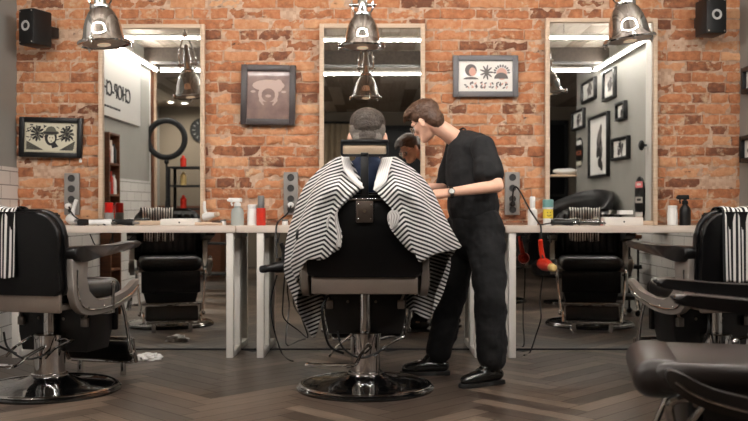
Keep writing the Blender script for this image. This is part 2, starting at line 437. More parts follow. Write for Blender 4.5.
# ceiling boards
bm = new(); tl = bm.faces.layers.float.new('tone'); x = -4.1
while x < 3.9:
    w = .19; c = new; nb = len(bm.faces)
    y = YB-.1-random.random()*1.5
    while y < WALL+.2:
        l = random.uniform(1.6, 2.6); y1 = min(y+l, WALL+.25)
        f0 = set(bm.faces); b2(bm, x+.002, x+w-.002, max(y+.002, YB-.12), y1-.002, ZT, ZT+.03)
        t = random.random()*.8+.1
        if random.random() < .15: t = 0
        for f in bm.faces:
            if f not in f0: f[tl] = t
        y = y1
    x += w
b2(bm, -4.1, 3.9, YB-.12, WALL+.25, ZT+.035, ZT+.12, mi=1)
struct(obj('ceiling', bm, [BOARD, BLACKM], smooth=False), 'boarded timber ceiling')
for k, yy in enumerate((2.75,)):
    bm = new(); b2(bm, -4.0, 3.75, yy-.09, yy+.09, ZT-.16, ZT+.01); struct(obj('trim_3', bm, DWOOD, smooth=False), 'dark timber ceiling beam')
# rear glazing: dark windows and a curtain
for k, (x0, x1) in enumerate(((.05, 1.15), (1.25, 2.35), (2.45, 3.55))):
    bm = new()
    for (a, b, c, d) in ((x0, x0+.06, .05, 2.6), (x1-.06, x1, .05, 2.6), (x0, x1, .05, .13), (x0, x1, 2.52, 2.6), (x0, x1, 1.2, 1.25)):
        b2(bm, a, b, YB, YB+.06, c, d, .004)
    f = struct(obj('window_%d' % (k+1), bm, BLACKM), 'tall dark shop window behind the camera')
    bm = new(); b2(bm, x0+.05, x1-.05, YB+.01, YB+.025, .1, 2.55); obj('window_pane', bm, DGLASS, f, smooth=False)
bm = new(); rows = []
for j in range(2):
    rows.append([(-1.5+1.45*i/120, YB+.12+.04*math.sin(i*.75)+.012*math.sin(i*2.1), (.03, 2.62)[j]) for i in range(121)])
grid(bm, rows); o = solid(obj('curtain', bm, CURT, recalc=False), .01)
tag(o, 'long beige pleated curtain beside the dark shop windows', 'curtain')
bm = new(); cyl(bm, (-1.6,YB+.12,2.65), (0,YB+.12,2.65), .015); rod = obj('curtain_rail', bm, BLACK, o)

# ------------------------------------------------------------------ LED strips
def led(name, p, q, label, wall_shield=0):
    p = Vector(p); q = Vector(q); e = thing('led_strip_light', label, 'light', (p+q)/2, group='ceiling LED strip lights')
    a = p-(p+q)/2; b = q-(p+q)/2; d = (b-a).normalized(); s = Vector((-d.y, d.x, 0))
    bm = new(); M = Euler((0,0,math.atan2(d.y, d.x)))
    box(bm, (0,0,.026), ((b-a).length, .014, .026), .004, rot=M)
    if wall_shield: off = Vector((wall_shield*.019,0,0)); box(bm, off+Vector((0,0,.012)), ((b-a).length, .004, .056), .001, rot=M)  # added strip on the housing, keeps the LED light off the wall beside it
    obj('housing', bm, PLW, e)
    bm = new(); box(bm, (0,0,0), ((b-a).length-.01, .015, .018), .005, rot=M); obj('diffuser', bm, LED, e)
    for t in (.15, .5, .85):
        bm = new(); pp = a.lerp(b, t); cyl(bm, pp+Vector((0,0,.04)), pp+Vector((0,0,ZT-(p.z+q.z)/2)), .003, n=6); obj('hanging_wire', bm, STEEL, e)
led('l', (-2.54,4.5,2.65), (2.58,4.5,2.65), 'white LED strip across the ceiling, the one nearer the brick wall')
led('l', (-2.54,2.4,2.65), (2.58,2.4,2.65), 'white LED strip across the ceiling, the one farther from the brick wall')
led('l', (-2.57,4.47,2.65), (-2.57,2.43,2.65), 'white LED strip running along the wall with lettering', -1)
led('l', (2.61,4.47,2.65), (2.61,2.43,2.65), 'white LED strip running along the wall with framed prints', 1)

# ------------------------------------------------------------------ lower mirror and counters
bm = new(); b2(bm, XL+.015, XR-.015, WALL-.03, WALL-.005, .012, .858); 
tag(obj('low_wall_mirror', bm, MIRROR, smooth=False), 'long wall mirror fixed below the counters, above the floor', 'mirror')
bm = new(); b2(bm, XL, XR, WALL-.034, WALL, 0, .011); struct(obj('baseboard_back', bm, BLACKM, smooth=False))
bm = new(); b2(bm, XL, XR, WALL-.03, WALL+.03, .862, .93); struct(obj('trim_6', bm, MORTAR, smooth=False))
TOPZ = .912
def counter(x0, x1, legs, label):
    e = thing('styling_counter', label, 'counter', ((x0+x1)/2, 6.37, 0), group='birch styling counters'); c = Vector((-(x0+x1)/2, -6.37, 0))
    bm = new(); b2(bm, x0+c.x+.001, x1+c.x-.001, 6.2-6.37, 6.568-6.37, .864, TOPZ, .004); obj('countertop', bm, WOODT, e)
    for lx in legs:
        bm = new(); l = lx+c.x; h = .0245
        b2(bm, l-h, l+h, 6.21-6.37, 6.26-6.37, 0, .863, .003); b2(bm, l-h, l+h, 6.515-6.37, 6.562-6.37, 0, .863, .003)
        b2(bm, l-h, l+h, 6.26-6.37, 6.515-6.37, 0, .045, .003); b2(bm, l-h, l+h, 6.26-6.37, 6.515-6.37, .82, .863, .003)
        obj('leg_frame', bm, WHITE, e)
    return e
counter(-2.55, -.955, (-2.475, -.995), 'left birch styling counter on white frames, beneath the mirror with lettering in it')
counter(-.95, .905, (-.785, .72), 'middle birch styling counter on white frames, behind the seated client')
counter(.91, 2.6, (.955, 2.53), 'right birch styling counter on white frames, with the red hair dryer')

# ------------------------------------------------------------------ framed mirrors on the counters
def big_mirror(px0, px1, pytop, label, tilt, yaw=0):
    Y = 6.545; a = at(px0, pytop, Y); b = at(px1, pytop, Y); w = b.x-a.x; h = a.z-TOPZ; t = .032
    e = thing('framed_mirror', label, 'mirror', ((a.x+b.x)/2, Y, TOPZ), group='tall framed mirrors')
    bm = new(); x = w/2
    b2(bm, -x, -x+t, -.02, .02, 0, h, .003); b2(bm, x-t, x, -.02, .02, 0, h, .003)
    b2(bm, -x+t, x-t, -.02, .02, 0, t, .003); b2(bm, -x+t, x-t, -.02, .02, h-t, h, .003)
    obj('frame', bm, WOODP, e)
    bm = new(); box(bm, (0,.006,h/2), (w-2*t+.008, .004, h-2*t+.008), rot=Euler((tilt,0,yaw))); obj('glass', bm, MIRROR, e, smooth=False)
big_mirror(99, 205, 24.5, 'tall birch framed mirror standing left, reflecting the ring light', math.radians(.28), 0)
big_mirror(319.5, 425, 24, 'tall birch framed mirror standing behind the seated client', 0)
big_mirror(545, 657, 18.5, 'tall birch framed mirror standing right, reflecting the framed prints', math.radians(.28), 0)

# ------------------------------------------------------------------ pendant lamps
def pendant(px, py, Y, label, s=1, tilt=(0,0)):
    p = at(px, py, Y); e = thing('pendant_lamp', label, 'lamp', p, group='chrome pendant lamps')
    e.rotation_euler = (tilt[0], tilt[1], 0); r = .118*s
    bm = new(); lathe(bm, [(r*.98,.012), (r*.93,.022*s), (r*.87,.05*s), (r*.83,.085*s), (r*.74,.125*s), (r*.60,.16*s), (r*.45,.182*s), (r*.42,.19*s), (r*.40,.19*s), (r*.43,.178*s), (r*.58,.154*s), (r*.71,.12*s), (r*.80,.083*s), (r*.84,.05*s), (r*.90,.02*s), (r*.95,.012)], n=48, closed=True); obj('shade', bm, CHROME, e, ang=50)
    bm = new(); lathe(bm, [(r*.94,0), (r*1.13,-.004), (r*1.16,.004), (r*1.13,.014), (r*.94,.016)], n=48, closed=True); rim = obj('rim', bm, CHROME, e)
    bm = new(); lathe(bm, [(r*.95,.0), (r*.95,.004), (0,.004)], n=40); obj('lens', bm, mat('frosted_lamp_glass', (170,150,136), .35, trans=.0), e)
    bm = new(); lathe(bm, [(r*.46,.18*s), (r*.49,.192*s), (r*.46,.204*s), (r*.27,.212*s), (r*.25,.30*s), (r*.2,.315*s), (r*.14,.40*s), (0,.41*s)], n=32); obj('socket_housing', bm, CHROME, e)
    for k in range(3):
        a = k*2*PI/3+.35+px*.02; c, q = math.cos(a), math.sin(a)
        bm = new(); box(bm, (c*r*1.16,q*r*1.16,.006), (.026,.02,.03), .004, rot=Euler((0,0,a))); cyl(bm, (c*r*1.2,q*r*1.2,.02), (c*r*1.2,q*r*1.2,-.022), .006, n=10)
        obj('clamp', bm, CHROME, rim)
    for sg in (-1, 1):
        bm = new(); tube(bm, [(sg*r*.36,0,.20*s), (sg*r*.52,0,.24*s), (sg*r*.5,0,.34*s), (sg*r*.2,0,.44*s), (0,0,.47*s)], .006, n=8); obj('yoke_arm', bm, CHROME, e)
        bm = new(); cyl(bm, (sg*r*.2,0,.25*s), (sg*r*.66,0,.25*s), .011, n=12); obj('wing_screw', bm, CHROME, e)
    bm = new(); lathe(bm, [(0,.455*s), (.016,.46*s), (.02,.48*s), (.012,.5*s), (0,.51*s)], n=16); obj('hook', bm, CHROME, e)
    bm = new(); cyl(bm, (0,0,.5*s), (0,0,ZT-p.z), .004, n=8); obj('cord', bm, BLACK, e)
    bm = new(); ell(bm, (0,0,-.006), (r*.3,r*.3,.008)); obj('bulb', bm, BULB, e)
pendant(104, 44, 5.3, 'chrome pendant lamp hanging in front of the left mirror', 1.12, (0,math.radians(-5)))
pendant(362.5, 47, 5.37, 'chrome pendant lamp hanging above the seated client', 1.0)
pendant(630, 40, 5.3, 'chrome pendant lamp hanging in front of the right mirror', 1.12, (0,math.radians(-8)))

# ------------------------------------------------------------------ speakers
def speaker(px0, px1, py0, py1, Y, rz, label):
    a = at(px0, py0, Y); b = at(px1, py1, Y); w = (b.x-a.x)*.74; h = a.z-b.z; d = .2
    e = thing('wall_speaker', label, 'speaker', ((a.x+b.x)/2, Y+.09, b.z), rz, group='black wall speakers')
    bm = new(); b2(bm, -w/2, w/2, -.09, .09, 0, h, .012); obj('cabinet', bm, mat('speaker_black', (11,11,12), .5), e)
    bm = new(); My = Matrix.Rotation(PI/2, 4, 'X'); lathe(bm, [(.021,0), (.034,.0), (.037,.006), (.034,.010), (.021,.006)], c=(0,-.088,h*.52), n=32, M=My, closed=True); obj('cone_ring', bm, SPGREY, e)
    bm = new(); lathe(bm, [(.0,.006), (.016,.006), (.022,.002), (.022,0)], c=(0,-.09,h*.52), n=32, M=My); obj('driver', bm, BLACKM, e)
    bm = new()
    for sx in (-1,1):
        for sz in (.07, .93): ell(bm, (sx*w*.38,-.091,h*sz), (.006,.003,.006), u=8, v=6)
    obj('screw', bm, STEEL, e)
    bm = new(); b2(bm, -.03, .03, .09, .2, h*.35, h*.65, .004); obj('bracket', bm, BLACK, e)
speaker(17, 44, 8, 44, 6.28, math.radians(-24), 'small black speaker high on the brick, above the woman print')
speaker(701, 730, -3, 33, 6.28, math.radians(6), 'small black speaker high on the brick, at the right end of the wall')

# ------------------------------------------------------------------ socket strips
def sockets(px0, px1, py0, py1, label, plug=None):
    Y = 6.56; a = at(px0, py0, Y); b = at(px1, py1, Y); w = b.x-a.x; h = a.z-b.z
    e = thing('socket_strip', label, 'socket', ((a.x+b.x)/2, 6.57, b.z), group='grey socket strips')
    bm = new(); b2(bm, -w/2, w/2, -.012, .02, 0, h, .006); obj('back_plate', bm, LPG, e)
    for k in range(4):
        z = h*(k+.5)/4; s = w*.62
        bm = new(); lathe(bm, [(0,.001), (.019,.001), (.022,.006), (.025,.006), (.026,0)], c=(0,-.012,z), n=24, M=Matrix.Rotation(PI/2, 4, 'X'))
        obj('socket', bm, mat('dark_grey_socket', (58,57,56), .4), e)
    return e
sockets(64, 79, 173, 215, 'grey wall socket strip beneath the woman print')
sockets(283.5, 298, 172, 215, 'grey wall socket strip left of the seated client')
sockets(505, 520, 172, 215, 'grey wall socket strip behind the barber')

# ------------------------------------------------------------------ pictures
def picture(px0, px1, py0, py1, fw, fm, art, label, Y=6.555, rot=0, d=.035, glass=False):
    a = at(px0, py0, Y); b = at(px1, py1, Y); w = b.x-a.x; h = a.z-b.z; t = fw*Y/F
    e = thing('framed_print', label, 'picture', ((a.x+b.x)/2, Y, (a.z+b.z)/2), group='framed prints on the brick wall'); e.rotation_euler = (0,rot,0)
    bm = new(); x, z = w/2, h/2
    b2(bm, -x, -x+t, -d/2, d/2, -z, z, .004); b2(bm, x-t, x, -d/2, d/2, -z, z, .004); b2(bm, -x+t, x-t, -d/2, d/2, -z, -z+t, .004); b2(bm, -x+t, x-t, -d/2, d/2, z-t, z, .004)
    obj('frame', bm, fm, e)
    art(e, w-2*t, h-2*t)
    return e
def shape(bm, pts, y, mi):
    f = bm.faces.new([bm.verts.new((p[0], y, p[1])) for p in pts]); f.material_index = mi
def ellp(cx, cz, rx, rz, a0=0, a1=360, n=18, rot=0):
    c, s = math.cos(rot), math.sin(rot); o = []
    for k in range(n):
        t = math.radians(a0+(a1-a0)*k/(n-(0 if a1-a0 == 360 else 1))); u, v = rx*math.cos(t), rz*math.sin(t); o.append((cx+u*c-v*s, cz+u*s+v*c))
    return o
def art_woman(e, w, h):
    bm = new(); b2(bm, -w/2, w/2, .002, .008, -h/2, h/2)
    r = random.Random(3); y = [.0015]
    def S(p, mi): y[0] -= .00006; shape(bm, p, y[0], mi)
    S([(-w*.47,-h*.46), (w*.47,-h*.46), (w*.47,h*.46), (-w*.47,h*.46)], 2)
    for side, cx in ((-1,-.26), (1,.3)):      # flowers and leaves
        for k in range(11):
            a = k*2*PI/11; S(ellp(w*cx+math.cos(a)*w*.085, h*.13+math.sin(a)*h*.19, w*.05, h*.04, rot=a, n=10), 1 if k % 3 else 3)
        S(ellp(w*cx, h*.13, w*.05, h*.11), 3); S(ellp(w*cx, h*.13, w*.025, h*.05), 1)
    for k in range(64):
        cx = r.uniform(-.45,-.1) if k % 2 else r.uniform(.12,.44); S(ellp(w*cx, h*r.uniform(-.1,.42), w*.035, h*.016, rot=r.uniform(-1,1), n=8), 1)
    S([(-w*.46,-h*.12), (-w*.13,-h*.42), (-w*.46,-h*.42)], 3); S([(w*.46,-h*.1), (w*.42,-h*.42), (w*.16,-h*.42)], 3)
    for k in range(4):
        S([(-w*.45,-h*(.16+.06*k)), (-w*(.16+.03*k),-h*.42), (-w*(.18+.03*k),-h*.42), (-w*.45,-h*(.18+.06*k))], 1)
        S([(w*.45,-h*(.14+.06*k)), (w*(.19+.03*k),-h*.42), (w*(.21+.03*k),-h*.42), (w*.45,-h*(.16+.06*k))], 1)
    S(ellp(-w*.0,h*.0,w*.115,h*.27), 1)                   # hair
    S(ellp(w*.01,-h*.03,w*.07,h*.16), 2)                  # face
    S(ellp(-.0,h*.16,w*.155,h*.085), 3); S(ellp(-.0,h*.2,w*.1,h*.17,0,180), 3); S(ellp(0,h*.15,w*.15,h*.04,0,360), 1)
    S([(w*.0,-h*.2), (w*.07,-h*.12), (w*.15,-h*.3), (w*.03,-h*.36)], 1)
    for sx in (-.02,.035): S(ellp(w*sx,-h*.01,w*.012,h*.018,n=8), 1)
    S(ellp(w*.01,-h*.12,w*.016,h*.014,n=8), 1)
    obj('print', bm, [SEPIA, INK, BEIGE, mat('olive_grey_ink', (104,102,90), .8)], e, smooth=False, recalc=False)
def art_skull(e, w, h):
    bm = new(); b2(bm, -w/2, w/2, .002, .008, -h/2, h/2); y = [.0015]
    def S(p, mi): y[0] -= .00006; shape(bm, p, y[0], mi)
    S(ellp(0,h*.2,w*.38,h*.12), 1); S(ellp(-.0,h*.02,w*.24,h*.2), 1); S(ellp(0,-h*.0,w*.16,h*.14), 0)
    S(ellp(0,-h*.08,w*.19,h*.17,200,340), 0)
    for s in (-1,1):
        tp = [(s*w*.2,h*.02), (s*w*.22,-h*.12), (s*w*.12,-h*.22), (s*w*.09,-h*.2), (s*w*.17,-h*.1), (s*w*.15,h*.02)]
        S(tp if s < 0 else tp[::-1], 1); S(ellp(s*w*.36,h*.07,w*.06,h*.025), 1)
    S(ellp(0,-h*.02,w*.07,h*.03), 1); S(ellp(w*.24,h*.2,w*.1,h*.13), 1)
    obj('print', bm, [PRINTD, PRINTM], e, smooth=False, recalc=False)
def art_trio(e, w, h):
    bm = new(); b2(bm, -w/2, w/2, .002, .008, -h/2, h/2); y = [.0015]; r = random.Random(5)
    def S(p, mi): y[0] -= .00006; shape(bm, p, y[0], mi)
    S(ellp(-w*.27,h*.2,w*.11,h*.2), 1); S(ellp(-w*.24,h*.15,w*.065,h*.14), 2); S(ellp(-w*.27,-h*.1,w*.14,h*.08,0,180), 1)
    for k in range(9): a = k*.7; S(ellp(w*.02+math.cos(a)*w*.06,h*.13+math.sin(a)*h*.13,w*.07,h*.03,rot=a,n=10), 1)
    for k in range(10): a = k*PI/9; S(ellp(w*.3+math.cos(a)*w*.13,h*.12+math.sin(a)*h*.22,w*.03,h*.03,rot=a,n=8), 1)
    S(ellp(w*.3,h*.08,w*.1,h*.2), 2); S(ellp(w*.29,-h*.08,w*.13,h*.2,0,180), 1)
    for c in (-.27,.03,.3):
        for k in range(12): S(ellp(w*(c+r.uniform(-.11,.11)),-h*(.28+r.uniform(-.08,.1)),w*.03,h*.025,rot=r.uniform(0,3),n=8), 1 if k % 3 else 2)
    obj('print', bm, [PRINTW, GREYINK, PINK], e, smooth=False, recalc=False)
picture(19.5, 82.5, 117.5, 157.5, 5, FRAMEK, art_woman, 'black framed engraving of a woman in a hat between flowers', rot=math.radians(1.5))
picture(241, 295.5, 65, 125, 6, FRAMEB, art_skull, 'dark brown framed print with a pale figure, left of the middle mirror', rot=math.radians(1))
picture(453, 518, 55.5, 97, 5.5, FRAMEG, art_trio, 'grey framed white sheet of three ink tattoo drawings')
bm = new(); p = at(80.5, 161, 6.54); box(bm, (0,0,0), (.02,.012,.022), .004); cyl(bm, (0,0,.01), (.004,0,.06), .0015, n=6)
tag(obj('price_tag', bm, PLW, loc=p), 'tiny white tag hanging under the woman print', 'tag')
# framed prints on the right wall
def side_print(x0, x1, y0, y1, label, D=None, direct=None):
    if direct: Ya, Yb, zt, zb = direct
    else:
        Da = XR*F/(x0-CX); Db = XR*F/(x1-CX); Dm = (Da+Db)/2; Ya, Yb = 2*WALL-Da, 2*WALL-Db
        zt = 1+(HY-y0-6)*Dm/F; zb = 1+(HY-y1-6)*Dm/F
    e = thing('framed_print', label, 'picture', (XR-.02, (Ya+Yb)/2, (zt+zb)/2), group='framed prints on the grey wall'); w = abs(Yb-Ya); h = zt-zb; t = .03
    bm = new(); 
    for (a, b, c, d) in ((-w/2,-w/2+t,-h/2,h/2), (w/2-t,w/2,-h/2,h/2), (-w/2+t,w/2-t,-h/2,-h/2+t), (-w/2+t,w/2-t,h/2-t,h/2)): b2(bm, -.025, .019, a, b, c, d, .002)
    obj('frame', bm, FRAMEK, e)
    bm = new(); b2(bm, .005, .012, -w/2+t/2, w/2-t/2, -h/2+t/2, h/2-t/2); r = random.Random(int(x0*7)); k0 = .004
    for k in range(16):
        k0 -= .0001; cy = r.gauss(0, w*.07); cz = r.gauss(0, h*.13)
        pp = ellp(cy, cz, w*.1, h*.08, rot=r.uniform(0,3), n=10); f = bm.faces.new([bm.verts.new((k0, a, b)) for a, b in pp]); f.material_index = 1 if k % 3 else 2
    obj('print', bm, [PAPER, INK, GREYINK], e, smooth=False, recalc=False)
side_print(582, 595, 79, 100, 'small black framed print on the grey wall, upper left of the group')
side_print(603, 614.5, 68, 98, 'tall small black framed print on the grey wall, highest of the group')
side_print(616, 625, 100, 118, 'narrow black framed print on the grey wall, between the highest and the lowest one')
side_print(572.5, 584, 109, 128, 'small black framed print on the grey wall, beside the dark opening')
side_print(589, 608, 113, 175, 'largest black framed print on the grey wall, dark figure on white')
side_print(612, 628, 135, 157, 'small black framed print on the grey wall, right of the largest one')
z = lambda py, Y: 1+(HY-py)*Y/F
side_print(700, 0, 0, 0, 'black framed print at the right edge, the upper one by the brick', direct=(6.2,6.47,z(67,6.4),z(93,6.4)))
side_print(701, 0, 0, 0, 'black framed print at the right edge, the lower one by the brick', direct=(6.2,6.5,z(135.5,6.4),z(162,6.4)))
# ------------------------------------------------------------------ barber chairs
def channel_pad(w, z0, z1, y0, thick, n=9):
    """front face of a vertically channelled back cushion (faces +y)"""
    bm = new(); rows = []; m = n*6
    for j in range(13):
        t = j/12; zz = z0+(z1-z0)*t; r_ = []
        for i in range(m+1):
            u = i/m; x = (u-.5)*w*(1-.10*max(0,(t-.75)/.25)**2)
            edge = min(1, min(u, 1-u)*14)*min(1, min(t, 1-t)*9)
            r_.append((x, y0+thick*(edge**.5)*(.72+.28*abs(math.sin(u*n*PI))), zz))
        rows.append(r_)
    grid(bm, rows)
    V = [rows[0][0], rows[0][-1], rows[-1][-1], rows[-1][0]]
    b2(bm, -w/2+.02, w/2-.02, y0-.02, y0+.01, z0, z1-.01)
    return bm
def make_chair(X, Y, rz, L, label, head=False, longer=0, SL=LEATHER, BR=STEEL):
    e = thing('barber_chair', label, 'chair', (X,Y,0), rz, 'vintage black barber chairs')
    bm = new(); lathe(bm, [(0,.088), (.105,.088), (.125,.075), (.17,.056), (.25,.042), (.335,.034), (.375,.026), (.392,.012), (.392,.0), (0,0)], n=64); base = obj('base', bm, GLOSSBASE, e)
    bm = new(); lathe(bm, [(.352,.033), (.360,.036), (.372,.032), (.379,.026), (.372,.024), (.356,.028)], n=64, closed=True); obj('base_rim', bm, CHROME, base)
    bm = new(); lathe(bm, [(.084,.08), (.084,.30), (.088,.30), (.088,.318), (.08,.325), (.04,.328)], n=48); 
    lathe(bm, [(.10,.082), (.10,.098), (.084,.102)], n=48); obj('column', bm, CHROME, e, ang=30)
    bm = new(); cyl(bm, (0,0,.32), (0,0,.52+L), .034, n=28); obj('piston', bm, CHROME, e)
    bm = new(); tube(bm, [(.03,-.10,.26), (-.02,-.16,.22), (-.05,-.22,.175), (-.1,-.25,.165)], .009, n=8); tube(bm, [(-.06,-.235,.17), (-.3,-.2,.165), (-.31,-.185,.165)], .011, n=8)
    tube(bm, [(-.08,-.05,.31), (-.16,-.09,.25), (-.2,-.12,.2)], .008, n=8); obj('pump_lever', bm, CHROME, e)
    bm = new(); tube(bm, [(.09,-.05,.29), (.15,-.07,.305), (.2,-.1,.30), (.22,-.1,.31)], .009, n=8); tube(bm, [(.05,-.11,.2), (.12,-.12,.26), (.2,-.1,.30)], .007, n=8); obj('brake_lever', bm, DCHROME, e)
    # mechanism box under the seat
    bm = new(); prism(bm, [(-.24,.50+L), (.24,.50+L), (.235,.32+L), (.21,.215+L), (-.21,.215+L), (-.235,.32+L)], .04, .27, 'xz', .01); obj('mechanism_box', bm, BLACK, e)
    for x in (-.1,.06): bm = new(); ell(bm, (x,.04,.40+L), (.009,.006,.009), u=10, v=6); obj('bolt', bm, STEEL, e)
    for s in (-1,1): bm = new(); box(bm, (s*.205,.03,.385+L), (.04,.03,.05), .005); cyl(bm, (s*.205,.03,.40+L), (s*.22,.03,.445+L), .008, n=8); obj('side_bracket', bm, STEEL, e)
    # band and seat
    bm = new(); b2(bm, -.285, .285, -.33, -.30, .475+L, .585+L, .008); b2(bm, -.285, .285, -.30, .30, .487+L, .515+L, .006); obj('seat_frame', bm, BAND, e)
    bm = new(); b2(bm, -.27, .27, -.28, .30+longer, .515+L, .615+L, .045, seg=4)
    b2(bm, -.262, .262, .18+longer, .352+longer, .497+L, .622+L, .06, seg=5); obj('seat', bm, SL, e)
    # back
    th = math.radians(4); R = Matrix.Rotation(th, 4, 'X')
    def place(bm): bmesh.ops.transform(bm, matrix=Matrix.Translation((0,-.30,.57+L)) @ R, verts=bm.verts)
    bm = new(); o = rrect(.60, .44, .13, 8, 0, .22, rb=.03); prism(bm, o, -.045, .0, 'xz', .014, seg=3); place(bm); shell = obj('back_shell', bm, SHELL, e)
    bm = new(); o2 = rrect(.622, .455, .14, 8, 0, .222, rb=.03); prism(bm, o2, .0, .035, 'xz', .012, seg=3); place(bm); obj('back_border', bm, LEATHER, e)
    bm = channel_pad(.56, .03, .43, .035, .06); place(bm); obj('backrest', bm, LEATHER, e)
    # sides
    for s in (-1, 1):
        bm = new(); pth = cat([(-.29,.785), (-.295,.62), (-.27,.52), (-.18,.455), (.05,.45), (.28,.50), (.37,.555), (.385,.60), (.355,.605), (.25,.555), (.08,.525), (-.08,.53), (-.155,.60), (-.165,.70), (-.15,.785)], 4, True)
        prism(bm, [(a, b+L) for a, b in pth], s*.305, s*.345, 'yz', .006); br = obj('arm_bracket', bm, BR, e)
        bm = new(); tube(bm, [(s*.35,-.262,.70+L), (s*.35,-.25,.56+L), (s*.35,-.17,.485+L), (s*.35,.05,.478+L), (s*.35,.27,.525+L), (s*.35,.36,.575+L)], .005, n=8)
        for yy, zz in ((-.24,.53), (-.15,.48), (.0,.475)): ell(bm, (s*.347,yy,zz+.01+L), (.005,.008,.008), u=8, v=6)
        obj('chrome_bead', bm, CHROME, br)
        bm = new(); P = cat([(-.31,.785), (-.30,.825), (-.2,.832), (.1,.83), (.33,.845), (.36,.83), (.34,.812), (.12,.785), (-.08,.765), (-.2,.75), (-.28,.755)], 4, True)
        prism(bm, [(a, b+L-.008) for a, b in P], s*.285, s*.37, 'yz', .014, seg=3); obj('armrest', bm, LEATHER, e)
        # strut to the footrest
        bm = new(); tube(bm, [(s*.285,.27,.50+L), (s*.28,.33,.40+L), (s*.26,.42,.20+L*1.2), (s*.255,.45,.15+L*1.4)], .012, n=10)
        tube(bm, [(s*.29,.30,.52+L), (s*.29,.37,.50+L), (s*.285,.36,.42+L)], .014, n=8)
        ell(bm, (s*.262,.45,.15+L*1.4), .02, u=10, v=8); obj('footrest_strut', bm, CHROME, e)
    bm = new(); cyl(bm, (.352,.08,.44+L), (.352,.08,.60+L), .010, n=12); ell(bm, (.352,.08,.605+L), .014, u=10, v=8); tube(bm, [(.352,.08,.46+L), (.33,.06,.44+L), (.28,.02,.45+L)], .009, n=8); obj('recline_lever', bm, CHROME, e)
    # leg apron and footrest
    bm = new(); b2(bm, -.25, .25, .285, .315, .31+L*1.2, .50+L, .012); obj('leg_apron', bm, LEATHER, e)
    rot = Euler((math.radians(26),0,0))
    FZ = L*1.4; bm = new(); box(bm, (0,.50,.155+FZ), (.44,.04,.135), .02, rot=rot, seg=3); fp = obj('footrest', bm, LEATHER, e)
    bm = new(); box(bm, (0,.478,.235+FZ), (.5,.035,.022), .008); box(bm, (0,.54,.082+FZ), (.42,.04,.02), .006)
    for s in (-1,1): tube(bm, [(s*.245,.478,.235+FZ), (s*.24,.50,.16+FZ), (s*.235,.54,.085+FZ)], .013, n=8)
    for s in ((-1,1) if L == 0 else ()): cyl(bm, (s*.15,.53,.0), (s*.15,.53,.08), .018, n=12)
    obj('footrest_frame', bm, CHROME, fp)
    bm = new(); tube(bm, [(-.2,-.25,.46+L), (-.23,-.3,.38+L), (-.2,-.2,.28), (-.12,-.13,.22)], .007, n=6); tube(bm, [(-.15,-.2,.35), (-.12,-.2,.26), (-.02,-.17,.2), (.1,-.12,.24)], .006, n=6); obj('hydraulic_hose', bm, RUBBER, e)
    if head:
        zb = 1.075
        bm = new(); b2(bm, -.045, .045, -.395, -.38, zb-.125, zb-.01, .004); pl = obj('headrest_socket', bm, mat('dark_bronze', (84,74,66), .4, .7), e)
        bm = new(); 
        for sx in (-1,1):
            for zz in (-.03,-.105): ell(bm, (sx*.034,-.397,zb+zz), (.005,.004,.005), u=8, v=6)
        cyl(bm, (0,-.395,zb-.065), (0,-.405,zb-.065), .009, n=12); obj('screw', bm, CHROME, pl)
        bm = new(); b2(bm, -.155, .155, -.392, -.38, zb-.008, zb+.002, .002); obj('top_rail', bm, CHROME, e)
        bm = new(); b2(bm, -.021, .021, -.378, -.36, zb-.06, zb+.24, .004); b2(bm, -.021, .021, -.378, -.33, zb+.22, zb+.245, .004); post = obj('headrest_post', bm, BLACK, e)
        zc = 1.345; hw = .128
        bm = new(); ol = rrect(hw*2, .09, .018, 5, 0, 0); il = rrect(hw*2-.022, .05, .008, 5, 0, -.006)
        A = [bm.verts.new((x,-.018,z)) for x, z in ol]; B = [bm.verts.new((x,-.018,z)) for x, z in il]; C = [bm.verts.new((x,.0,z)) for x, z in ol]; D = [bm.verts.new((x,.0,z)) for x, z in il]; k = len(A)
        for i in range(k):
            j = (i+1) % k
            for P, Q in ((A,B), (C,A), (B,D)): bm.faces.new((P[i], P[j], Q[j], Q[i]))
        bmesh.ops.translate(bm, verts=bm.verts, vec=(0,-.33,zc)); hf = obj('headrest_frame', bm, BLACK, e)
        bm = new(); b2(bm, -hw+.012, hw-.012, -.338, -.33, zc-.034, zc+.026, .002); obj('headrest_plate', bm, mat('plate_painted_reflection', (228,204,176), .35, .5), hf)  # beige reflection of the rear room painted into the chrome plate's colour
        bm = new(); b2(bm, -hw+.004, hw-.004, -.33, -.285, zc-.04, zc+.044, .018, seg=3); obj('headrest', bm, LEATHER, e)
        bm = new(); b2(bm, -hw, hw, -.352, -.325, zc+.026, zc+.047, .008); obj('headrest_roll', bm, LEATHER, hf)
        bm = new(); cyl(bm, (0,-.33,.27), (0,-.33,.475+L), .001, n=6); bm.free()
    return e
CH_C = (-.05, 5.14)
make_chair(CH_C[0], CH_C[1], 0, .09, 'black barber chair in the middle with the client seated in it', True)
CL = (-1.83, 5.08, math.radians(-15)); CR = (1.93, 5.08, math.radians(11)); CF = (1.33, 2.95, math.radians(77))
make_chair(*CL, 0, 'black barber chair on the left with a striped towel over its back')
make_chair(*CR, 0, 'black barber chair on the right with a striped towel over its back')
make_chair(*CF, -.08, 'black barber chair nearest the camera, empty, turned side-on at the lower right', longer=.125, SL=LEATHERB, BR=mat('dark_cast_metal', (58,54,52), .35, .6))

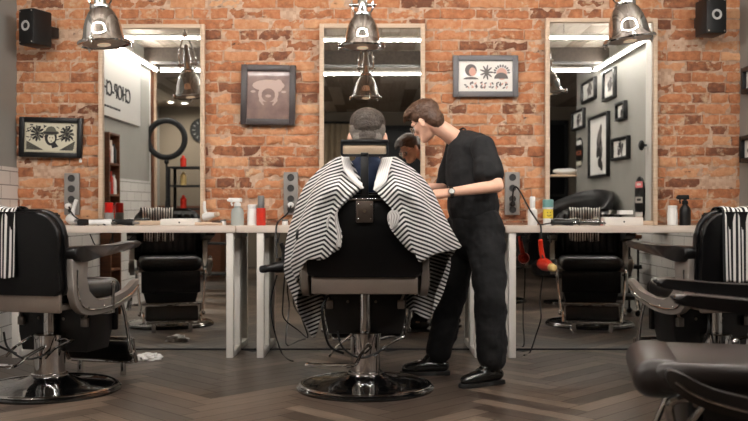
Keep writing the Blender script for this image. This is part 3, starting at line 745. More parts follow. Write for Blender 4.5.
def chair_towel(ch, x0, x1, zr, zf, label):
    X, Y, rz = ch; e = None
    bm = new(); uvl = bm.loops.layers.uv.new('UVMap')
    path = cat([(-.375,zr), (-.375,.75), (-.372,.93), (-.365,1.012), (-.325,1.03), (-.27,1.02), (-.235,.97), (-.225,.85), (-.222,zf)], 6)
    n = 28; rows = []
    for j, (y, zz) in enumerate([(p[0], p[1]) for p in [Vector((a.x, a.y, 0)) for a in path]]):
        rows.append([(x0+(x1-x0)*i/n + .012*math.sin(j*.11)*(i/n-.5), y+(-.006*math.sin(i*.9+j*.06)*(1 if y < -.3 else -1)), zz+.004*math.sin(i*.5)) for i in range(n+1)])
    grid(bm, rows, lambda i, j: (j/n*(x1-x0), i*.02), uvl=uvl)
    o = solid(obj('towel', bm, TOWEL, recalc=False), .004); o.location = (X, Y, 0); o.rotation_euler = (0,0,rz)
    return tag(o, label, 'towel', 'striped towels over the side chairs')
chair_towel(CL, -.24, .05, .66, .74, 'black and white striped towel draped over the left chair')
chair_towel(CR, -.19, .10, .64, .74, 'black and white striped towel draped over the right chair')

# ------------------------------------------------------------------ people
def head_into(bm, M, s=1.0):
    def E(c, r, rot=None):
        q = bmesh.ops.create_uvsphere(bm, u_segments=20, v_segments=14, radius=1)
        T = M @ Matrix.Translation(Vector(c)*s) @ (rot.to_matrix().to_4x4() if rot else Matrix.Identity(4)) @ Matrix.Diagonal((r[0]*s, r[1]*s, r[2]*s, 1))
        bmesh.ops.transform(bm, matrix=T, verts=q['verts'])
    def K(p, a, q, b): cap(bm, M @ (Vector(p)*s), a*s, M @ (Vector(q)*s), b*s)
    E((0,-.012,.035), (.076,.094,.082)); E((0,.02,-.015), (.066,.072,.075)); E((0,.035,-.065), (.05,.052,.045))
    K((-.028,.065,-.088), .02, (.028,.065,-.088), .02); K((0,.076,-.092), .019, (0,.078,-.085), .016)      # jaw, chin
    K((-.055,.0,-.03), .022, (-.03,.06,-.085), .02); K((.055,.0,-.03), .022, (.03,.06,-.085), .02)
    K((0,.083,.012), .011, (0,.106,-.028), .013); K((-.012,.092,-.034), .009, (.012,.092,-.034), .009)   # nose
    K((-.045,.072,.022), .012, (.045,.072,.022), .012)                                                     # brow
    K((-.048,.058,-.02), .018, (-.036,.068,-.03), .014); K((.048,.058,-.02), .018, (.036,.068,-.03), .014) # cheeks
    K((-.018,.083,-.055), .0075, (.018,.083,-.055), .0075); K((-.014,.083,-.065), .008, (.014,.083,-.065), .008)
    for sx in (-1, 1):
        E((sx*.080,-.008,-.008), (.008,.02,.031), Euler((.15,0,sx*-.35))); K((sx*.078,-.01,-.035), .008, (sx*.076,.002,-.035), .006)
def eyes(M, parent, s=1.0):
    for sx in (-1, 1):
        bm = new(); ell(bm, M @ (Vector((sx*.032,.073,.0))*s), .0115*s, u=14, v=10); ob = obj('eye', bm, mat('eye_white', (225,220,215), .2), parent)
        bm = new(); ell(bm, M @ (Vector((sx*.032,.082,-.001))*s), .0048*s, u=10, v=8); obj('iris', bm, mat('dark_iris', (50,36,28), .2), ob)
def specs(M, parent, s=1.0):
    bm = new()
    for sx in (-1, 1):
        ring = [M @ (Vector((sx*.034+.024*math.cos(t), .102-.006*abs(math.cos(t)), -.003+.019*math.sin(t)))*s) for t in [2*PI*k/20 for k in range(20)]]
        tube(bm, ring, .0026, n=6, sm=1, closed=True)
        tube(bm, [M @ (Vector(p)*s) for p in ((sx*.058,.097,.003), (sx*.076,.05,.005), (sx*.082,-.01,.004), (sx*.082,-.025,-.01))], .0017, n=6)
    tube(bm, [M @ (Vector(p)*s) for p in ((-.01,.103,.0), (0,.107,.004), (.01,.103,.0))], .0017, n=6)
    g = obj('spectacles', bm, CHROME, parent)
    for sx in (-1, 1):
        bm = new(); A = [bm.verts.new(M @ (Vector((sx*.034+.023*math.cos(t), .101, -.003+.018*math.sin(t)))*s)) for t in [2*PI*k/20 for k in range(20)]]
        bm.faces.new(A); o = solid(obj('lens', bm, LENS, g, recalc=False), .0012)
def hand_into(bm, wrist, fdir, up, s=1.0, curl=.5, side=1, spread=1.0):
    """palm, four fingers and a thumb; fdir = where the fingers point, up = back of the hand, side = +1 thumb on the left of fdir seen with up"""
    f = Vector(fdir).normalized(); u = Vector(up); u = (u-f*u.dot(f)).normalized(); r = f.cross(u)*side
    w = Vector(wrist); P = lambda a, b, c: w + (f*a + r*b + u*c)*s
    for b in (-.028,-.010,.010,.027): cap(bm, P(.005,b*.7,0), .0155*s, P(.082,b,0), .0125*s)
    for b, l, a0 in ((-.032,.062,.080), (-.011,.078,.088), (.011,.082,.090), (.031,.074,.086)):
        p = P(a0,b,0); ang = 0; q = p
        for k, (seg, rr) in enumerate(((.46,.0092), (.30,.0084), (.24,.0076))):
            ang += curl*(.7 if k == 0 else 1.0)
            q2 = q + (f*math.cos(ang) - u*math.sin(ang) + r*b*1.2*spread)*l*seg*s*1.05
            cap(bm, q, rr*s, q2, rr*s*.92); q = q2
    t0 = P(.018,.028,-.006); t1 = P(.05,.052,-.018); t2 = P(.078,.058,-.030); t3 = P(.100,.052,-.038)
    cap(bm, t0, .0145*s, t1, .0115*s); cap(bm, t1, .0110*s, t2, .0098*s); cap(bm, t2, .0098*s, t3, .0085*s)
def shoe(name, ankle, toe_dir, parent, s=1.0, m=None):
    a = Vector(ankle); d = Vector((toe_dir[0], toe_dir[1], 0)).normalized(); x = Vector((-d.y, d.x, 0)); z0 = a.z
    P = lambda f, r, h: a + d*f*s + x*r*s + Vector((0,0,h*s*1.22))
    bm = new()
    chain(bm, [P(-.038,0,.048), P(.05,0,.050), P(.12,0,.042), P(.185,0,.034)], [.040*s,.043*s,.043*s,.035*s], flat=((0,0,1),.88))
    cap(bm, P(-.015,0,.06), .038*s, P(-.005,0,.112), .046*s); cap(bm, P(.07,0,.06), .032*s, P(.01,0,.11), .040*s)
    up = remeshed(name, bm, m or SHOE, parent, .006, 3)
    bm = new(); ol = cat([(-.08,0), (-.07,-.032), (0,-.036), (.08,-.04), (.16,-.046), (.215,-.03), (.232,0), (.215,.03), (.16,.046), (.08,.04), (0,.036), (-.07,.032)], 3, True)
    prism(bm, ol, 0, .024, 'xy', .004); b2(bm, -.075, .0, -.03, .03, 0, .012)
    M = Matrix.Translation(a+Vector((0,0,.001))) @ Matrix.Rotation(math.atan2(d.y, d.x), 4, 'Z') @ Matrix.Diagonal((s,s,s,1)); bmesh.ops.transform(bm, matrix=M, verts=bm.verts)
    obj('sole', bm, RUBBER, up)
    bm = new()
    for k in range(4):
        h = .100-.010*k; ff = .058+.02*k; tube(bm, [P(ff,-.022,h-.006), P(ff,0,h+.003), P(ff,.022,h-.006)], .0025*s, n=6)
    for sg in (-1,1): tube(bm, [P(.035,0,.098), P(.045,sg*.02,.112), P(.05,sg*.035,.095), P(.04,sg*.012,.094)], .002*s, n=6)
    obj('laces', bm, BLACK, up)
    return up

# ---- the barber
BX, BY = .62, 5.36
bz = lambda px, py, Y: at(px, py, Y)
man = thing('person', 'standing barber in black t-shirt and wide black trousers, bending his head to the client', 'person', (0,0,0))
man.location = (0,0,0)
hc = bz(426, 121.5, 5.40)
fwd = Vector((-.70,.48,-.50)).normalized(); upv = Vector((-.36,.10,.92)); upv = (upv-fwd*upv.dot(fwd)).normalized(); rt = fwd.cross(upv)
HM = Matrix.Translation(hc) @ Matrix((rt, fwd, upv)).transposed().to_4x4()
neck0 = bz(459, 141, 5.44); neck1 = hc + (-fwd*.04 - upv*.045); HS = .95
shR = bz(483, 148, 5.27); shL = bz(458, 148, 5.60)
elR = bz(497, 186, 5.18); wrR = bz(449, 192.5, 5.16); elL = bz(446, 190, 5.66); wrL = bz(428, 188, 5.35)
pel = bz(475, 222, 5.42); che = bz(472, 165, 5.42)
hipR = bz(485, 232, 5.33); hipL = bz(463, 232, 5.52)
knR = bz(490, 296, 5.22); knL = bz(453, 292, 5.54); anR = Vector((bz(492,372,5.25).x, 5.25, .0)); anL = Vector((bz(437,362,5.56).x, 5.56, .0))
bm = new()
head_into(bm, HM, HS)
chain(bm, [neck1, neck0], [.049,.056]); cap(bm, neck0, .056, bz(471,152,5.44), .075)
chain(bm, [shR, elR, wrR], [.05,.039,.026]); chain(bm, [shL, elL, wrL], [.052,.043,.029])
chain(bm, [che, pel], [.10,.10], flat=((0,1,0),1.2)); cap(bm, shR, .05, shL, .05)
chain(bm, [hipR, knR, anR+Vector((0,0,.10))], [.085,.058,.04]); chain(bm, [hipL, knL, anL+Vector((0,0,.10))], [.085,.058,.04])
for an, d in ((anR, (-.9,-.45)), (anL, (-1,.02))):
    dd = Vector((d[0], d[1], 0)).normalized(); cap(bm, an+Vector((0,0,.09)), .036, an+dd*.12+Vector((0,0,.045)), .028)
hand_into(bm, wrR, Vector((-.98,.25,-.10)), Vector((-.05,-.55,.8)), 1.0, .42, side=1)
hand_into(bm, wrL, Vector((-.85,-.5,-.15)), Vector((-.1,.3,.9)), 1.0, .45, side=-1)
body = remeshed('body', bm, SKIN, man, .0052, 3)
eyes(HM, man, HS); specs(HM, man, HS)
# hair: cap of hair plus swept fringe
def hair_cap(name, M, m, parent, s=1.0, short=False):
    bm = new()
    def E(c, r, rot=None):
        q = bmesh.ops.create_uvsphere(bm, u_segments=24, v_segments=16, radius=1)
        T = M @ Matrix.Translation(Vector(c)*s) @ (rot.to_matrix().to_4x4() if rot else Matrix.Identity(4)) @ Matrix.Diagonal((r[0]*s, r[1]*s, r[2]*s, 1))
        bmesh.ops.transform(bm, matrix=T, verts=q['verts'])
    if not short:
        E((0,-.024,.055), (.087,.100,.082)); E((0,-.062,-.008), (.074,.054,.085)); E((0,-.03,.02), (.083,.075,.06)); E((0,.03,.098), (.074,.072,.042)); E((0,.0,.10), (.07,.09,.045))
        for sx in (-1,1): E((sx*.066,-.01,.04), (.02,.055,.038))
        for k in range(14):
            a = (k-6.5)/6.5; K0 = Vector((a*.060, .0, .120-.03*a*a)); K1 = Vector((a*.064, .080, .122-.03*a*a)); K2 = Vector((a*.062+.01, .112, .085-.02*a*a+.008*math.sin(k*2.1)))
            cap(bm, M @ (K0*s), .014*s, M @ (K1*s), .011*s); cap(bm, M @ (K1*s), .011*s, M @ (K2*s), .005*s)
    return remeshed(name, bm, m, parent, .005, 2, disp=(.018,.006))
hair_cap('hair', HM, HAIRB, man, HS)
# t-shirt
bm = new()
chain(bm, [bz(468,153,5.44), bz(470,172,5.43), bz(473,208,5.42)], [.132,.152,.146], flat=((0,1,0),1.12))
cap(bm, bz(461,140,5.44), .066, bz(475,148,5.36), .098); cap(bm, bz(462,141,5.44), .062, bz(468,150,5.5), .09)
cap(bm, bz(473,200,5.42), .156, bz(473.5,207,5.42), .158, flat=((0,1,0),1.15))
cap(bm, shR, .070, shL, .070); cap(bm, neck0+Vector((.02,0,-.03)), .075, che, .12)
cap(bm, shR, .074, shR.lerp(elR, .66), .072); cap(bm, shR.lerp(elR,.5)+Vector((-.02,0,.0)), .080, shR.lerp(elR,.64)+Vector((-.035,0,0)), .072)
cap(bm, shL, .078, shL.lerp(elL, .85), .078)
ts = remeshed('t_shirt', bm, CLOTHB, man, .007, 5, disp=(.09,.016))
bm = new(); lathe(bm, [(.060,-.006), (.066,-.006), (.066,.004), (.060,.006)], n=28, M=Matrix.Translation(bz(458.5,137,5.44)) @ (neck1-neck0).normalized().to_track_quat('Z','Y').to_matrix().to_4x4(), closed=True); obj('neckband', bm, CLOTHB, ts)
# trousers
bm = new()
cap(bm, bz(474.5,217,5.42), .135, bz(475,236,5.42), .15, flat=((0,1,0),1.15))
chain(bm, [hipR+Vector((.0,0,.02)), knR, Vector((anR.x+.0, anR.y, .165))], [.118,.094,.088]); chain(bm, [hipL+Vector((0,0,.02)), knL, Vector((anL.x+.01, anL.y, .155))], [.112,.090,.080])
tr = remeshed('trousers', bm, TROUS, man, .008, 4, disp=(.12,.034))
bm = new(); 
lathe(bm, [(.155,-.015), (.160,-.012), (.160,.012), (.155,.015)], c=bz(474.5,214,5.42), n=40, closed=True, M=Matrix.Diagonal((.92,1.05,1,1))); obj('belt', bm, BLACKM, tr)
shoe('shoe', anR, (-.86,-.5), man); shoe('shoe', anL, (-1,-.05), man, 1.0)
# socks / hems are hidden; watch on the wrist
bm = new(); d = (elR-wrR).normalized(); M4 = Matrix.Translation(wrR+d*.012) @ d.to_track_quat('Z','Y').to_matrix().to_4x4()
lathe(bm, [(.0315,-.010), (.0355,-.010), (.0355,.010), (.0315,.010)], n=28, M=M4, closed=True); wt = obj('wrist_watch', bm, DCHROME, man)
bm = new(); c = wrR+d*.012+Vector((0,-.034,.004)); cyl(bm, c, c+Vector((0,-.010,.001)), .019, n=24); obj('watch_case', bm, CHROME, wt)
bm = new(); cyl(bm, c+Vector((0,-.0102,.001)), c+Vector((0,-.0112,.001)), .015, n=24); obj('watch_dial', bm, PLW, wt)

# ---- the client
cl = thing('person', 'seated client seen from behind under a striped cape, grey-sided short hair', 'person', (0,0,0))
cx = at(367.5, 0, 5.0).x
hc2 = Vector((cx, 4.99, 1.415)); HC = Matrix.Translation(hc2) @ Matrix.Rotation(math.radians(-6), 4, 'X')
S2 = 1.25
bm = new(); head_into(bm, HC, S2); nb = Vector((cx, 4.96, 1.27)); cap(bm, hc2+Vector((0,-.03,-.06)), .062, nb, .068)
cap(bm, Vector((cx,4.98,1.16)), .13, Vector((cx,5.02,.82)), .13, flat=((0,1,0),.8))
K = {}
for s in (-1, 1):
    sh = Vector((cx+s*.19, 5.0, 1.19)); elb = Vector((cx+s*.27, 5.12, .95)); wr = Vector((cx+s*.24, 5.35, .92)); K[s] = (sh, elb, wr)
    cap(bm, nb+Vector((0,0,-.04)), .07, sh, .06); chain(bm, [sh, elb, wr], [.055,.044,.03])
    hand_into(bm, wr, (0,1,-.15), (0,.1,1), 1.0, .25, side=-s)
    hp = Vector((cx+s*.1, 5.02, .76)); kn = Vector((cx+s*.13, 5.48, .76)); an = Vector((cx+s*.12, 5.60, .44)); K[s] += (hp, kn, an)
    chain(bm, [hp, kn, an], [.09,.06,.04]); cap(bm, an, .036, an+Vector((0,.11,-.05)), .028)
remeshed('body', bm, SKIN, cl, .006, 3); eyes(HC, cl, S2)
# hair : short sides and darker top
bm = new()
def E2(bm, c, r):
    q = bmesh.ops.create_uvsphere(bm, u_segments=24, v_segments=16, radius=1)
    bmesh.ops.transform(bm, matrix=HC @ Matrix.Translation(Vector(c)*S2) @ Matrix.Diagonal((r[0]*S2, r[1]*S2, r[2]*S2, 1)), verts=q['verts'])
E2(bm, (0,-.018,.035), (.0805,.093,.078)); E2(bm, (0,-.055,-.012), (.064,.048,.06)); sd = remeshed('hair_sides', bm, HAIRS, cl, .005, 2, disp=(.012,.003))
bm = new(); E2(bm, (0,-.02,.064), (.080,.096,.068)); E2(bm, (0,.03,.085), (.068,.06,.045)); E2(bm, (0,-.060,.045), (.066,.055,.062)); E2(bm, (0,-.072,-.01), (.046,.038,.055)); remeshed('hair_top', bm, HAIRG, cl, .005, 2, disp=(.02,.006))
# navy shirt, trousers, shoes
bm = new(); cap(bm, Vector((cx,4.975,1.17)), .14, Vector((cx,5.02,.84)), .15, flat=((0,1,0),.85)); 
cap(bm, Vector((cx,4.955,1.28)), .072, Vector((cx,4.965,1.2)), .085)
for s in (-1, 1):
    sh, elb, wr, hp, kn, an = K[s]; cap(bm, Vector((cx,4.965,1.22)), .085, sh, .072); chain(bm, [sh, elb, elb.lerp(wr,.8)], [.07,.058,.045])
remeshed('shirt', bm, NAVY, cl, .008, 4, disp=(.07,.01))
bm = new(); cap(bm, Vector((cx-.08,5.03,.76)), .115, Vector((cx+.08,5.03,.76)), .115)
for s in (-1, 1):
    sh, elb, wr, hp, kn, an = K[s]; chain(bm, [hp, kn, an+Vector((0,0,.04))], [.105,.078,.062])
remeshed('trousers', bm, TROUS, cl, .008, 4)
for s in (-1, 1):
    an = K[s][5]; shoe('shoe', (an.x, an.y, .345), (s*.12,1), cl, .98)

# ---- the cape
def rib(pts): return cat([at(*p) for p in pts], 10)
def resample(P, n):
    d = [0]
    for a, b in zip(P, P[1:]): d.append(d[-1]+(b-a).length)
    out = []; k = 0
    for i in range(n):
        t = d[-1]*i/(n-1)
        while k < len(d)-2 and d[k+1] < t: k += 1
        u = (t-d[k])/max(1e-9, d[k+1]-d[k]); out.append(P[k].lerp(P[k+1], min(1,u)))
    return out
def cape_side(ribs, sgn, ridge):
    n = 60; R = [resample(rib(r), n) for r in ribs]
    cols = []
    for i in range(n): cols.append(cat([r[i] for r in R], 12))
    return cols        # rows (v) x columns (u)
LEFT = [
 [(349,158,4.930), (357,172,4.850), (362,186,4.740), (349,199,4.725), (337,211,4.720), (337,222,4.725), (341,235,4.725), (339,249,4.730)],
 [(345,157,4.930), (347,173,4.840), (348,188,4.725), (341,204,4.710), (331,218,4.700), (331,234,4.700), (333,246,4.710), (331,255,4.720)],
 [(342,157,4.940), (337,172,4.850), (333,188,4.700), (328,206,4.715), (322,222,4.705), (320,236,4.705), (322,248,4.710), (321,260,4.720)],
 [(339,157,4.950), (328,171,4.870), (322,188,4.730), (315,207,4.700), (309,224,4.720), (306,238,4.720), (306,250,4.730), (306,261,4.740)],
 [(337,157,4.970), (324,171,4.930), (314,188,4.870), (307,207,4.860), (301,226,4.860), (298,242,4.870), (294,262,4.930), (299,280,4.970)],
 [(335,158,5.000), (318,172,5.020), (306,188,5.040), (298,210,5.060), (291,232,5.070), (288,252,5.080), (286,268,5.090), (298,290,5.100)],
 [(336,160,5.030), (321,175,5.100), (310,190,5.150), (302,212,5.180), (296,236,5.200), (290,262,5.200), (295,290,5.200), (304,322,5.200)],
 [(343,163,5.060), (331,180,5.200), (323,200,5.280), (316,222,5.340), (310,250,5.340), (303,278,5.300), (308,305,5.260), (315,337,5.240)],
 [(355,168,5.080), (348,192,5.260), (348,215,5.380), (343,235,5.460), (334,262,5.440), (330,280,5.380), (326,295,5.340), (327,306,5.300)],
 [(367,170,5.090), (367,196,5.280), (367,215,5.420), (367,233,5.520), (367,250,5.600), (367,262,5.660), (367,275,5.700), (367,288,5.720)]]
RIGHT = [
 [(386,158,4.930), (378,173,4.850), (374,188,4.740), (384,201,4.725), (392,211,4.720), (388,220,4.725), (391,230,4.725), (404,245,4.730)],
 [(389,157,4.930), (388,173,4.840), (388,188,4.725), (394,204,4.710), (402,214,4.700), (401,226,4.700), (404,238,4.710), (414,254,4.720)],
 [(391,157,4.940), (397,172,4.850), (401,188,4.700), (407,206,4.715), (413,222,4.705), (415,236,4.705), (417,248,4.710), (421,262,4.720)],
 [(394,157,4.950), (406,171,4.870), (413,188,4.730), (420,206,4.700), (426,222,4.720), (430,236,4.720), (433,246,4.730), (435,254,4.740)],
 [(396,157,4.970), (413,172,4.930), (424,188,4.870), (432,206,4.860), (440,222,4.860), (446,236,4.870), (450,244,4.930), (452,251,4.950)],
 [(398,158,5.000), (417,174,5.020), (430,192,5.040), (439,210,5.060), (447,226,5.070), (452,236,5.080), (456,244,5.090), (459,249,5.100)],
 [(397,160,5.030), (413,177,5.100), (426,196,5.150), (436,216,5.180), (443,234,5.200), (447,252,5.200), (448,268,5.200), (436,287,5.200)],
 [(390,163,5.060), (405,182,5.200), (415,204,5.280), (423,226,5.340), (429,250,5.340), (436,275,5.300), (440,296,5.260), (430,318,5.240)],
 [(379,168,5.080), (385,192,5.260), (391,215,5.380), (396,235,5.460), (400,262,5.440), (406,283,5.380), (410,300,5.340), (410,310,5.300)],
 [(367,170,5.090), (367,196,5.280), (367,215,5.420), (367,233,5.520), (367,250,5.600), (367,262,5.660), (367,275,5.700), (367,288,5.720)]]
bm = new(); uvl = bm.loops.layers.uv.new('UVMap')
def stripe_s(p, sg):
    x = abs(p.x-cx); ridge = .115+.33*max(0, 1.30-p.z)*.75; ridge = min(ridge, .27)
    if x < ridge: a = (ridge-x)*.75
    else: a = (x-ridge)*.40
    return p.z + a + .10*(p.y-4.8)
for sg, RB in ((-1, LEFT), (1, RIGHT)):
    rows = cape_side(RB, sg, 0); m = len(rows[0]); nr = len(rows)
    for i in range(nr):
        for j in range(m):
            v = i/(nr-1); p = rows[i][j]; o_ = (p-Vector((cx,5.15,p.z))).normalized()
            amp = .016*min(1, v*2.5)*(.6+.5*math.sin(j*.11+1.3))
            rows[i][j] = p + o_*amp*math.sin(j*.33+v*2.2*sg+.6) + Vector((0,-1,0))*.004*math.sin(j*.19+v*9)
    V = rows
    grid(bm, rows, lambda a, b: (stripe_s(V[a][b], sg), b*.01), uvl=uvl)
o = obj('cape', bm, [CAPE, CAPEIN], cl, recalc=False); bmesh_ = None
solid(o, .004, 0)
# turned-out lapels and lining
def strip(name, A, B, m, n=24):
    bm = new(); uvl = bm.loops.layers.uv.new('UVMap'); P = resample(rib(A), n); Q = resample(rib(B), n); rows = []
    for i in range(n): rows.append([P[i].lerp(Q[i], j/6)+Vector((0,-.008*math.sin(PI*j/6),0)) for j in range(7)])
    grid(bm, rows, lambda a, b: (b/6*.11, a*.01), uvl=uvl); return solid(obj(name, bm, m, o, recalc=False), .004)
strip('lapel', [(341,156,4.90), (344,170,4.80), (352,181,4.76), (362,189,4.71)], [(349,157,4.90), (353,170,4.82), (359,181,4.74), (364,188,4.71)], LAPEL)
strip('lapel', [(393,157,4.90), (389,172,4.80), (386,182,4.76), (375,191,4.71)], [(382,158,4.90), (378,170,4.82), (375,182,4.74), (373.5,190,4.71)], LAPEL)
strip('lining', [(337,211,4.715), (326,219,4.71), (328,232,4.71), (337,247,4.71)], [(337,211,4.715), (338,220,4.715), (341,233,4.715), (341,247,4.715)], CAPEIN)
strip('lining', [(392,210,4.715), (403,214,4.71), (399,224,4.71), (392,229,4.71)], [(392,210,4.715), (388,214,4.715), (388,222,4.715), (391,229,4.715)], CAPEIN)
# ------------------------------------------------------------------ things on the counters
def base_at(px, Y): return Vector(((px-CX)*Y/F, Y, TOPZ))
def hpx(n, Y): return n*Y/F
def bottle(px, Y, wpx, hp, body, capm, label, name='bottle', neck=.35, caph=.18, group=None, shoulder=.72, cat_='bottle'):
    p = base_at(px, Y); r = hpx(wpx, Y)/2; h = hpx(hp, Y); e = thing(name, label, cat_, p, group=group)
    hb = h*(1-caph)
    bm = new(); lathe(bm, [(0,0), (r*.92,0), (r,h*.02), (r,hb*shoulder), (r*.95,hb*(shoulder+.1)), (r*neck*1.15,hb*.97), (r*neck,hb), (0,hb)], n=24); obj('body', bm, body, e)
    bm = new(); lathe(bm, [(r*neck*1.05,hb-.004), (r*neck*1.15,hb), (r*neck*1.15,h*.97), (r*neck*.9,h), (0,h)], n=20); obj('cap', bm, capm, e)
    return e
def spray(px, Y, wpx, hp, body, headm, label, d=-1):
    p = base_at(px, Y); r = hpx(wpx, Y)/2; h = hpx(hp, Y); e = thing('spray_bottle', label, 'bottle', p, group='trigger spray bottles')
    bm = new(); lathe(bm, [(0,0), (r*.95,0), (r,h*.02), (r,h*.45), (r*.9,h*.54), (r*.45,h*.64), (r*.4,h*.68), (0,h*.68)], n=24); obj('body', bm, body, e)
    bm = new(); lathe(bm, [(r*.5,h*.66), (r*.55,h*.67), (r*.52,h*.76), (r*.3,h*.78)], n=20)
    box(bm, (d*r*.35,0,h*.88), (r*2.1,r*.7,h*.14), .006); box(bm, (d*r*1.35,0,h*.87), (r*.5,r*.4,h*.07), .003); box(bm, (0,0,h*.8), (r*.55,r*.5,h*.1), .004)
    tube(bm, [(d*r*.75,0,h*.84), (d*r*.95,0,h*.77), (d*r*.8,0,h*.68)], r*.14, n=8); obj('trigger_head', bm, headm, e)
    return e
Yf = 6.36
spray(237.5, Yf, 13, 29, CLEARP, PLW, 'clear spray bottle with white trigger head left of the white bottle', -1)
bottle(252.5, Yf, 10.5, 21, PLW, PLW, 'plain white bottle between the spray bottle and the red bottle', neck=.8, caph=.2)
bottle(261, 6.33, 9.5, 30, REDL, PLG, 'red lotion bottle with a grey pump cap, beside the plain white bottle', neck=.62, caph=.42, shoulder=.9)
e = bottle(532.5, Yf, 9.5, 29, PLW, PLW, 'white pointed pump bottle beside the right mirror', neck=.5, caph=.4, shoulder=.8)
bottle(672.5, 6.4, 10, 20, PLW, PLW, 'plain white bottle beside the black spray bottle', neck=.8, caph=.15)
spray(685, 6.42, 11, 32, BLACK, BLACKM, 'black spray bottle at the right end of the brick wall', -1)
e = bottle(109, 6.42, 9, 23, LPG, RED, 'small grey bottle with a bright red cap at the left mirror', neck=.8, caph=.45, shoulder=.9)
e = bottle(548, Yf, 10, 0.1+26, PLW, TEAL, 'white spray can with teal cap and yellow label', name='spray_can', neck=.95, caph=.3, shoulder=.95, cat_='can')
p = base_at(548, Yf); bm = new(); r = hpx(10,Yf)/2
lathe(bm, [(r*1.01,.05), (r*1.01,.115)], n=24); lb = obj('label', bm, mat('yellow_label', (232,206,70), .5), e)
bm = new()
for dx, dz, rr in ((-.010,.092,.0035), (.010,.092,.0035)): ell(bm, (dx,-r*1.0,dz), (rr,.002,rr), u=8, v=6)
tube(bm, [(-.014,-r*.98,.075), (0,-r*1.03,.066), (.014,-r*.98,.075)], .002, n=6); obj('face_mark', bm, INK, lb)
# flat boxes in front of the side mirrors
def flat_box(px0, px1, py0, py1, Y, label):
    a = at(px0, py0, Y); b = at(px1, py1, Y); w = b.x-a.x; h = hpx(py1-py0, Y); e = thing('storage_box', label, 'box', ((a.x+b.x)/2, Y, TOPZ), group='white flat boxes before the mirrors')
    bm = new(); b2(bm, -w/2, w/2, -.055, .055, 0, h, .003); obj('carton', bm, WHITE, e)
    bm = new(); lathe(bm, [(0,.0015), (.006,.0015), (.006,0)], c=(0,-.056,h*.45), n=16, M=Matrix.Rotation(PI/2, 4, 'X')); obj('dot_mark', bm, BLACK, e)
    return e
flat_box(162, 200, 216, 222.5, 6.44, 'flat white box with a black dot before the left mirror')
flat_box(603, 641, 214.5, 222.5, 6.44, 'flat white box with a black dot before the right mirror')
bm = new(); b2(bm, -.05, .05, -.03, .03, 0, .03, .003); o = obj('small_carton', bm, PAPER, loc=at(625,214.4,6.44)); tag(o, 'small cream carton lying on top of the flat white box', 'box')
# clutter: clippers, hair dryers, combs
def clipper(px, Y, rz, m, m2, label, z=0):
    e = thing('hair_clipper', label, 'clipper', base_at(px, Y)+Vector((0,0,z)), rz, 'hair clippers on the counters')
    bm = new(); tube(bm, [(-.08,0,.022), (-.03,0,.024), (.04,0,.022), (.07,0,.02)], lambda t: .022-.004*math.sin(t*6), n=12); obj('body', bm, m, e)
    bm = new(); b2(bm, .068, .10, -.02, .02, .008, .028, .003)
    for k in range(7): b2(bm, .099, .108, -.018+.0055*k, -.015+.0055*k, .012, .022)
    obj('blade', bm, m2, e)
    bm = new(); tube(bm, [(-.08,0,.02), (-.12,.01,.012), (-.15,.03,.006)], .005, n=6); obj('cord_guard', bm, BLACK, e)
    return e
clipper(88, 6.28, 2.9, BLACK, CHROME, 'black hair clipper lying left of the white clipper')
clipper(101, 6.25, .2, PLW, CHROME, 'white hair clipper lying in front of the red-capped bottle')
clipper(95, 6.47, .1, PLG, CHROME, 'grey hair clipper lying beneath the left socket strip')
clipper(124, 6.33, -.1, BLACK, STEEL, 'black hair clipper lying right of the red-capped bottle')
clipper(563, 6.26, .1, BLACK, CHROME, 'black hair clipper lying right of the teal-capped can')
clipper(575, 6.36, 3.0, BLACK, CHROME, 'black hair clipper lying in the middle of the three at the right mirror')
clipper(590, 6.25, .1, DCHROME, CHROME, 'dark metal hair clipper lying nearest the red comb')
def dryer(loc, rot, m, tip, label, s=1.0, cord=None):
    e = thing('hair_dryer', label, 'hair dryer', loc); e.rotation_euler = rot if not isinstance(rot, list) else Matrix((Vector(rot[0]).cross(Vector(rot[1])).normalized(), Vector(rot[0]).normalized(), Vector(rot[1]).normalized())).transposed().to_euler()
    bm = new(); lathe(bm, [(0,-.085*s), (.025*s,-.083*s), (.043*s,-.07*s), (.047*s,-.03*s), (.042*s,.02*s), (.03*s,.07*s), (.027*s,.10*s), (0,.10*s)], n=28); obj('barrel', bm, m, e)
    bm = new(); lathe(bm, [(.024*s,.09*s), (.030*s,.10*s), (.026*s,.14*s), (.015*s,.15*s), (0,.15*s)], n=24); obj('nozzle', bm, tip, e)
    bm = new(); tube(bm, [(0,.03*s,-.04*s), (0,.1*s,-.05*s), (0,.18*s,-.035*s)], lambda t: (.020-.004*t)*s, n=12); obj('handle', bm, m, e)
    bm = new(); 
    for k in range(5): lathe(bm, [((.008+.007*k)*s,0), ((.010+.007*k)*s,0), ((.010+.007*k)*s,-.004*s), ((.008+.007*k)*s,-.004*s)], c=(0,0,-.083*s+.002*k*s), n=20, closed=True)
    obj('grille', bm, BLACK, e)
    return e
dryer(at(546,265,6.12), [(-.25,.25,1),(.2,-1,-.1)], mat('orange_red_plastic', (206,48,26), .35), YELL, 'red hair dryer with pale yellow nozzle hanging below the right counter', 0.95)
dryer(at(279,267,6.0), [(.12,0,1),(-1,-.3,-.12)], BLACK, BLACKM, 'black hair dryer hanging beside the client, left of the cape', .88)
dryer(at(73,220,6.42), (0,0,0), PLW, PLG, 'white hair dryer lying under the left socket strip', .8).rotation_euler = (math.radians(100), math.radians(10), math.radians(40))
dryer(at(209,216,6.44), (0,0,0), PLW, WOODP, 'small white hair dryer lying right of the left mirror', .62).rotation_euler = (math.radians(80), 0, math.radians(60))
